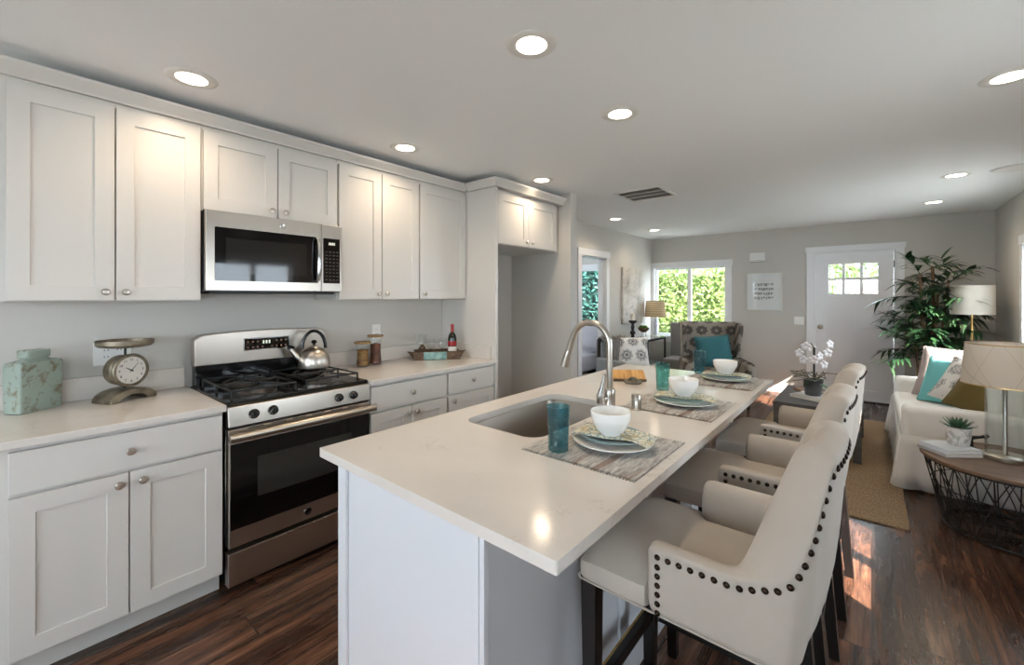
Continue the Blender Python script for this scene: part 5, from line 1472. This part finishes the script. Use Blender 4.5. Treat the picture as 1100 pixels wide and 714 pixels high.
for z, y0, y1, hw in ((0.25, 0.22, 0.34, 0.34), (0.45, 0.22, 0.36, 0.345), (0.75, 0.26, 0.39, 0.355), (1.0, 0.30, 0.42, 0.365), (1.055, 0.315, 0.425, 0.362), (1.075, 0.34, 0.41, 0.35)):
    rows.append([(a, b, z) for a, b in rrect(-hw, hw, y0, y1, 0.03, 4)])
mb.grid(rows, closed_u=True, cap=True).build('backrest', M['medal'], t, smooth=True)
MB().tube([(-0.392, 0.16, 0.62), (-0.395, 0.12, 0.75), (-0.40, 0.08, 0.9), (-0.405, 0.06, 1.0), (-0.40, 0.12, 1.06)], 0.005, 6).build('piping', M['linen'], t, smooth=True)
for x in (-0.33, 0.33):
    for y in (-0.31, 0.28): MB().taper((x, y, 0.0), 0.014, (x, y, 0.205), 0.026).build('leg', M['darkwood'], t, bevel=0.002)
v = Matrix.Rotation(ACR, 4, 'Z') @ Vector((0.05, 0.12, 0))
cushion('throw_pillow', 'teal throw pillow on the patterned armchair', 'pillow', M['teal'], 0.45, 0.43, 0.15, (ACX + v.x, ACY + v.y, 0.475), radians(-16), ACR + radians(-4), None, ry=radians(-6))

# ------------------------------------------------------------------ corner: console table, lamp, candle, moss bowl, canvas
cx0, cx1, cy0, cy1, cz = -3.012, -2.68, 6.18, 7.26, 0.76
t = thing('console_table', 'narrow dark metal console table with glass top under the canvas', 'table', ((cx0 + cx1) / 2, (cy0 + cy1) / 2, 0))
L = t.location
MB().box(cx0, cx1, cy0, cy1, cz - 0.012, cz).build('glass_top', thin_glass('pale_glass_top', '#dfeaec', 0.0, 2.0, 1.6, '#e4eaee', 0.35), t, org=L)
for x in (cx0 + 0.015, cx1 - 0.015):
    for y in (cy0 + 0.015, cy1 - 0.015): MB().box(x - 0.013, x + 0.013, y - 0.013, y + 0.013, 0.001, cz - 0.0125).build('leg', M['blackmat'], t, org=L)
mb = MB()
for z in (cz - 0.04, 0.30):
    for x in (cx0 + 0.015, cx1 - 0.015): mb.box(x - 0.011, x + 0.011, cy0 + 0.03, cy1 - 0.03, z, z + 0.024)
    for y in (cy0 + 0.015, cy1 - 0.015): mb.box(cx0 + 0.03, cx1 - 0.03, y - 0.011, y + 0.011, z, z + 0.024)
mb.build('rail_frame', M['blackmat'], t, org=L)
MB().box(cx0 + 0.03, cx1 - 0.03, cy0 + 0.03, cy1 - 0.03, 0.3245, 0.332).build('lower_shelf', M['coffee'], t, org=L)
t = thing('table_lamp', 'small lamp with pleated tan shade and twisted white column', 'lamp', (-2.81, 7.11, cz + 0.001))
mb = MB().lathe([(0, 0), (0.075, 0), (0.075, 0.018), (0.03, 0.024), (0, 0.024)], 30); mb.build('lamp_base', M['white'], t, smooth=True)
mb = MB(); rows = []
for j in range(25):
    z = 0.024 + 0.27 * j / 24
    rows.append([((0.026 + 0.009 * cos(3 * (a + j * 0.42))) * cos(a), (0.026 + 0.009 * cos(3 * (a + j * 0.42))) * sin(a), z) for a in [2 * pi * i / 24 for i in range(24)]])
mb.grid(rows, closed_u=True, cap=True).build('twisted_column', plain('pale_crystal', '#d5d9e6', 0.1), t, smooth=True)
MB().cyl((0, 0, 0.294), (0, 0, 0.40), 0.008).build('lamp_neck', M['nickel'], t)
sh = MB().lathe([(0.175, 0.33), (0.15, 0.60)], 48, cap=False).build('lamp_shade', M['shade_stripe'], t, smooth=True)
mb = MB()
for k in range(3):
    a = 2 * pi * k / 3; mb.tube([(0, 0, 0.395), (0.166 * cos(a), 0.166 * sin(a), 0.42)], 0.003, 6)
mb.build('shade_spider', M['nickel'], sh)
t = thing('candle_holder', 'black turned wood candle holder with thick ivory candle', 'candle holder', (-2.86, 6.33, cz + 0.001))
MB().lathe([(0, 0), (0.06, 0), (0.06, 0.02), (0.03, 0.035), (0.022, 0.07), (0.042, 0.095), (0.042, 0.12), (0.02, 0.145), (0.028, 0.20), (0.02, 0.24), (0.06, 0.275), (0.062, 0.30), (0, 0.30)], 30).build('turned_stand', M['darkwood'], t, smooth=True)
MB().lathe([(0, 0.3005), (0.036, 0.3005), (0.036, 0.395), (0.03, 0.40), (0, 0.398)], 26).build('candle', M['candle'], t, smooth=True)
t = thing('moss_bowl', 'wooden bowl of green moss on a thin metal stand', 'bowl', (-2.80, 6.60, cz + 0.001))
mb = MB()
for k in range(3):
    a = 2 * pi * k / 3; mb.tube([(0.06 * cos(a), 0.06 * sin(a), 0.0), (0.035 * cos(a), 0.035 * sin(a), 0.06), (0.045 * cos(a), 0.045 * sin(a), 0.118)], 0.004, 6)
mb.build('stand', M['blackmat'], t)
MB().lathe([(0, 0.10), (0.03, 0.10), (0.075, 0.13), (0.09, 0.17), (0.085, 0.172), (0.06, 0.14), (0, 0.13)], 28).build('bowl_body', M['walnut'], t, smooth=True)
mb = MB(); random.seed(4)
for k in range(9):
    a = random.uniform(0, 6.28); r = random.uniform(0.0, 0.055)
    c = Vector((r * cos(a), r * sin(a), 0.175)); rr = random.uniform(0.028, 0.04)
    mb.lathe([(rr * sin(pi * i / 6), -rr * cos(pi * i / 6)) for i in range(7)], 10, Matrix.Translation(c), cap=False)
mb.build('moss', M['moss'], t, smooth=True)
for x, y, h, lab in ((-2.80, 6.55, 0.28, 'clear glass bottle on the console lower shelf, nearer the candle holder'), (-2.79, 6.72, 0.30, 'clear glass bottle on the console lower shelf, nearer the window')):
    t = thing('glass_bottle', lab, 'bottle', (x, y, 0.333), 0, 'glass bottles under the console table')
    MB().lathe([(0, 0), (0.045, 0), (0.048, 0.01), (0.048, h * 0.55), (0.02, h * 0.75), (0.018, h), (0.022, h + 0.004)], 24, cap=False).build('bottle_wall', M['clear'], t, smooth=True)
t = thing('canvas_art', 'unframed gray and tan abstract canvas on the left wall', 'painting', (XW + 0.001, 6.68, 1.45))
MB().box(0, 0.036, -0.41, 0.41, -0.445, 0.445).build('stretched_canvas', M['canvas'], t, bevel=0.003)
MB().box(-0.0005, 0.02, -0.405, 0.405, -0.452, -0.446).build('stretcher_bar', M['walnut'], t)

t = thing('slipper_chair', 'gray upholstered chair between the patterned armchair and the window', 'chair', (-2.27, 7.08, 0))
L = t.location
softbox(-2.60, -1.95, 6.86, 7.36, 0.20, 0.44, 0.03).build('seat', M['graycloth'], t, org=L, smooth=True)
softbox(-2.62, -1.93, 7.27, 7.38, 0.30, 1.0, 0.03).build('backrest', M['graycloth'], t, org=L, smooth=True)
for x in (-2.56, -1.99):
    for y in (6.90, 7.32): MB().taper((x, y, 0.0005), 0.014, (x, y, 0.21), 0.022).build('leg', M['darkwood'], t, org=L)

# accent chair with cushion, throw, fur
ARX, ARY, ARR = -2.53, 5.60, radians(62)
t = thing('accent_chair', 'gray upholstered low chair mostly hidden beyond the island', 'chair', (ARX, ARY, 0.0005), ARR)
softbox(-0.33, 0.33, -0.34, 0.30, 0.18, 0.42, 0.035).build('seat', M['graycloth'], t, smooth=True)
softbox(-0.33, 0.33, 0.20, 0.33, 0.30, 0.80, 0.045).build('backrest', M['graycloth'], t, smooth=True)
softbox(-0.40, -0.30, -0.30, 0.32, 0.18, 0.58, 0.035).build('armrest', M['graycloth'], t, smooth=True)
for x in (-0.29, 0.29):
    for y in (-0.29, 0.28): MB().taper((x, y, 0), 0.014, (x, y, 0.19), 0.022).build('leg', M['darkwood'], t)
RA = Matrix.Rotation(ARR, 4, 'Z')
def onac(x, y, z): v = RA @ Vector((x, y, 0)); return (ARX + v.x, ARY + v.y, z)
cushion('throw_pillow', 'white pillow with black medallions on the gray low chair', 'pillow', M['medalw'], 0.46, 0.44, 0.15, onac(0.06, 0.06, 0.432), radians(-16), ARR - radians(22))
t = thing('throw_blanket', 'gray shaggy throw draped over the back of the low chair', 'blanket', onac(-0.16, 0.265, 0.42), ARR)
mb = MB(); rows = []
path = [(-0.115, -0.01), (-0.105, 0.15), (-0.10, 0.30), (-0.085, 0.395), (-0.03, 0.425), (0.04, 0.425), (0.09, 0.39), (0.10, 0.25), (0.105, 0.08), (0.115, -0.15)]
for k, (y, z) in enumerate(path):
    rows.append([(-0.19 + 0.38 * i / 16, y + 0.012 * sin(i * 1.7 + k * 0.6), z + 0.008 * sin(i * 2.3)) for i in range(17)])
mb.grid(rows).build('knit', M['graythrow'], t, smooth=True, solid=0.018)
mb = MB(); random.seed(9)
for k in range(160):
    x = random.uniform(-0.19, 0.19); y = random.uniform(-0.11, 0.10); z = 0.432
    blade(mb, (x, y, z), (random.uniform(-1, 1), random.uniform(-1, 1), random.uniform(0.1, 0.8)), random.uniform(0.03, 0.06), 0.004, 0.002, 0.5, 3)
mb.build('fleece_trim', M['tanfur'], t)
t = thing('fur_throw', 'fluffy white fur throw on the front of the low chair', 'blanket', onac(0.06, -0.17, 0.43), ARR)
mb = MB()
rows = [[(-0.26 + 0.52 * i / 12, -0.17 + 0.26 * j / 8, 0.02 + 0.02 * noise.noise(Vector((i * .6, j * .7, 0)))) for i in range(13)] for j in range(9)]
mb.grid(rows)
mb.build('hide', M['fur'], t, smooth=True, solid=0.012)
mb = MB(); random.seed(10)
for k in range(1500):
    x = random.uniform(-0.26, 0.26); y = random.uniform(-0.17, 0.09)
    blade(mb, (x, y, 0.02), (random.uniform(-1, 1), random.uniform(-1, 1), random.uniform(0.4, 1.6)), random.uniform(0.04, 0.075), 0.003, 0.001, 0.4, 2)
o = mb.build('fur_pile', M['fur'], t); o['kind'] = 'stuff'

# far wall items
t = thing('picture_frame', 'silver framed print with wide white mat on far wall', 'picture', (-1.264, YF - 0.001, 1.509))
w, h = 0.24, 0.294
MB().box(-w, w, -0.022, 0, -h, -h + 0.014).box(-w, w, -0.022, 0, h - 0.014, h).box(-w, -w + 0.014, -0.022, 0, -h + 0.014, h - 0.014).box(w - 0.014, w, -0.022, 0, -h + 0.014, h - 0.014).build('frame', M['silver'], t, bevel=0.002)
MB().box(-w + 0.014, w - 0.014, -0.012, -0.002, -h + 0.014, h - 0.014).build('mat_board', plain('mat_board_white', '#eceae6', 0.8), t)
mb = MB(); random.seed(2)
for r in range(4):
    z = 0.125 - r * 0.068
    for c in range(13):
        x = -0.125 + c * 0.0195; hh = random.uniform(0.018, 0.052)
        mb.box(x, x + random.uniform(0.006, 0.013), -0.0128, -0.0122, z - hh, z)
mb.build('printed_marks', plain('print_ink', '#57534f', 0.8), t)
MB().box(-w + 0.014, w - 0.014, -0.0165, -0.0145, -h + 0.014, h - 0.014).build('glazing', M['pane'], t)
t = thing('door_chime', 'small white chime box on far wall above the framed print', 'chime box', (-1.352, YF - 0.001, 2.035))
MB().box(-0.105, 0.105, -0.045, 0, -0.07, 0.07).build('chime_cover', M['white'], t, bevel=0.006)
MB().box(-0.085, 0.085, -0.047, -0.0451, -0.05, -0.046).build('seam', M['vent_dark'], t)
t = thing('light_switch', 'white two-gang light switch plate left of the front door', 'switch', (-0.815, YF - 0.001, 1.08))
MB().box(-0.06, 0.06, -0.006, 0, -0.058, 0.058).build('switch_plate', M['white'], t, bevel=0.002)
for x in (-0.024, 0.024): MB().box(x - 0.016, x + 0.016, -0.010, -0.0061, -0.033, 0.033).build('rocker', M['white'], t, bevel=0.002)
t = thing('wall_outlet', 'small white outlet plate low on far wall beside the window', 'outlet', (-1.66, YF - 0.001, 0.62))
MB().box(-0.037, 0.037, -0.006, 0, -0.058, 0.058).build('cover_plate', M['white'], t, bevel=0.002)
MB().box(-0.017, 0.017, -0.009, -0.0061, -0.034, 0.034).build('receptacle', M['white'], t)

# ------------------------------------------------------------------ bedroom glimpse
t = thing('bed', 'dark framed bed with white pillow seen through the doorway', 'bed', (-4.3, 6.45, 0))
L = t.location
MB().box(-5.2, -3.45, 6.75, 6.80, 0.05, 0.98).build('headboard', M['headboard'], t, org=L, bevel=0.005)
MB().box(-5.2, -3.45, 6.75, 6.80, 0.98, 1.02).build('top_rail', M['blackmat'], t, org=L)
softbox(-5.15, -3.5, 5.0, 6.74, 0.22, 0.5, 0.05).build('mattress', M['bedwhite'], t, org=L, smooth=True)
for x in (-5.15, -3.5):
    for y in (5.0, 6.7): MB().box(x - 0.03, x + 0.03, y - 0.03, y + 0.03, 0.001, 0.24).build('leg', M['blackmat'], t, org=L)
cushion('bed_pillow', 'white bed pillow seen through the doorway', 'pillow', M['bedwhite'], 0.60, 0.46, 0.24, (-3.66, 6.20, 0.53), radians(-30), radians(10))

# ------------------------------------------------------------------ outside
struct(MB().box(-14, 9, 7.7, 22, -0.3, -0.1).box(-14, 9, -14, -2.8, -0.3, -0.1).box(1.3, 9, -2.8, 7.7, -0.3, -0.1).build('ground_outside', M['ground']))
def foliage(name, label, cat, x0, x1, y0, y1, z0, z1, n, mat, core, seed, size=0.09, group=None):
    random.seed(seed)
    t = thing(name, label, cat, ((x0 + x1) / 2, (y0 + y1) / 2, z0), 0, group)
    L = t.location
    mb = MB(); rows = []
    nx, nz = 30, 16
    rows = []
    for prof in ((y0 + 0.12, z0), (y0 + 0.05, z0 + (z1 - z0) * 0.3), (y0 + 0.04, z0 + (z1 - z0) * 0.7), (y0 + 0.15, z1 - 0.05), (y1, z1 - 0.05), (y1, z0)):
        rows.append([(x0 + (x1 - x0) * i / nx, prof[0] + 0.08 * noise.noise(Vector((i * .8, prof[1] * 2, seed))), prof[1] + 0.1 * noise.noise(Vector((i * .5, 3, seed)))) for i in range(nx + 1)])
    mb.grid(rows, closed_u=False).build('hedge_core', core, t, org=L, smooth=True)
    mb = MB()
    for k in range(n):
        x = random.uniform(x0, x1); z = z0 + (z1 - z0) * random.random(); y = y0 + random.uniform(-0.06, 0.12)
        if random.random() < 0.12: z = z1 + random.uniform(-0.1, 0.12); y = random.uniform(y0, y1)
        d = Vector((random.uniform(-1, 1), random.uniform(-1.2, 0.2), random.uniform(-0.2, 1.2))).normalized()
        s = d.orthogonal().normalized(); s.rotate(Matrix.Rotation(random.uniform(0, 6.28), 3, d)); l = size * random.uniform(0.6, 1.4); w = l * 0.22
        p = Vector((x, y, z))
        mb.add([p, p + d * l * 0.5 + s * w, p + d * l, p + d * l * 0.5 - s * w], [(0, 1, 2, 3)])
    mb.build('leaves', mat, t, org=L)
    return t
foliage('hedge', 'tall sunlit green hedge outside the living room window', 'hedge', -4.75, -2.2, 9.3, 10.3, -0.1, 1.93, 9000, M['hedge'], M['hedgecore'], 1)
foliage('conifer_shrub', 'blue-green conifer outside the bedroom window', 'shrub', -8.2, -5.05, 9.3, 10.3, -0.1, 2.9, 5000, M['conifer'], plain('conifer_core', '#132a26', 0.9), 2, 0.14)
foliage('garden_shrub', 'green shrub seen through the front door panes', 'shrub', -1.15, -0.56, 10.3, 11.0, -0.1, 1.75, 1500, M['tree'], M['hedgecore'], 3, 0.08)
t = thing('wooden_fence', 'pale gray vertical board fence outside the front door', 'fence', (1.2, 13.0, -0.1))
for k in range(34):
    x = -1.3 + k * 0.145
    MB().box(x, x + 0.138, 13.0, 13.022, -0.1, 1.83).build('board', M['fence'], t, org=t.location)
mb = MB().box(-1.3, 3.6, 13.023, 13.06, 0.3, 0.39).box(-1.3, 3.6, 13.023, 13.06, 1.4, 1.49); mb.build('rail', M['fence'], t, org=t.location)
def tree(name, label, x, y, h, r, n, mat, seed):
    random.seed(seed)
    t = thing(name, label, 'tree', (x, y, -0.1), 0, 'trees beyond the garden')
    MB().tube([(0, 0, 0), (0.05, 0, h * 0.4), (0.0, 0.1, h * 0.75)], [0.14, 0.1, 0.05], 10).build('trunk', M['bark'], t, smooth=True)
    mb = MB()
    for k in range(7):
        a = k * 0.9; mb.tube([(0.03, 0, h * (0.35 + 0.05 * k)), (0.6 * r * cos(a), 0.6 * r * sin(a), h * (0.5 + 0.06 * k)), (r * cos(a), r * sin(a), h * (0.55 + 0.06 * k))], [0.04, 0.025, 0.01], 6)
    mb.build('branches', M['bark'], t, smooth=True)
    mb = MB()
    for k in range(n):
        u = Vector((random.gauss(0, 1), random.gauss(0, 1), random.gauss(0, 1))).normalized() * (random.random() ** 0.4)
        p = Vector((u.x * r, u.y * r, h * 0.68 + u.z * h * 0.38))
        d = Vector((random.uniform(-1, 1), random.uniform(-1, 1), random.uniform(-1, 1))).normalized(); s = d.orthogonal().normalized(); l = random.uniform(0.1, 0.2)
        mb.add([p, p + d * l * 0.5 + s * l * 0.3, p + d * l, p + d * l * 0.5 - s * l * 0.3], [(0, 1, 2, 3)])
    mb.build('crown', mat, t)
tree('garden_tree', 'leafy garden tree seen through the upper front door panes', -0.45, 14.8, 4.2, 1.7, 2600, M['tree'], 5)
tree('garden_tree', 'dark tree rising above the hedge outside the living room window', -4.3, 12.2, 4.6, 1.7, 2600, M['conifer'], 8)
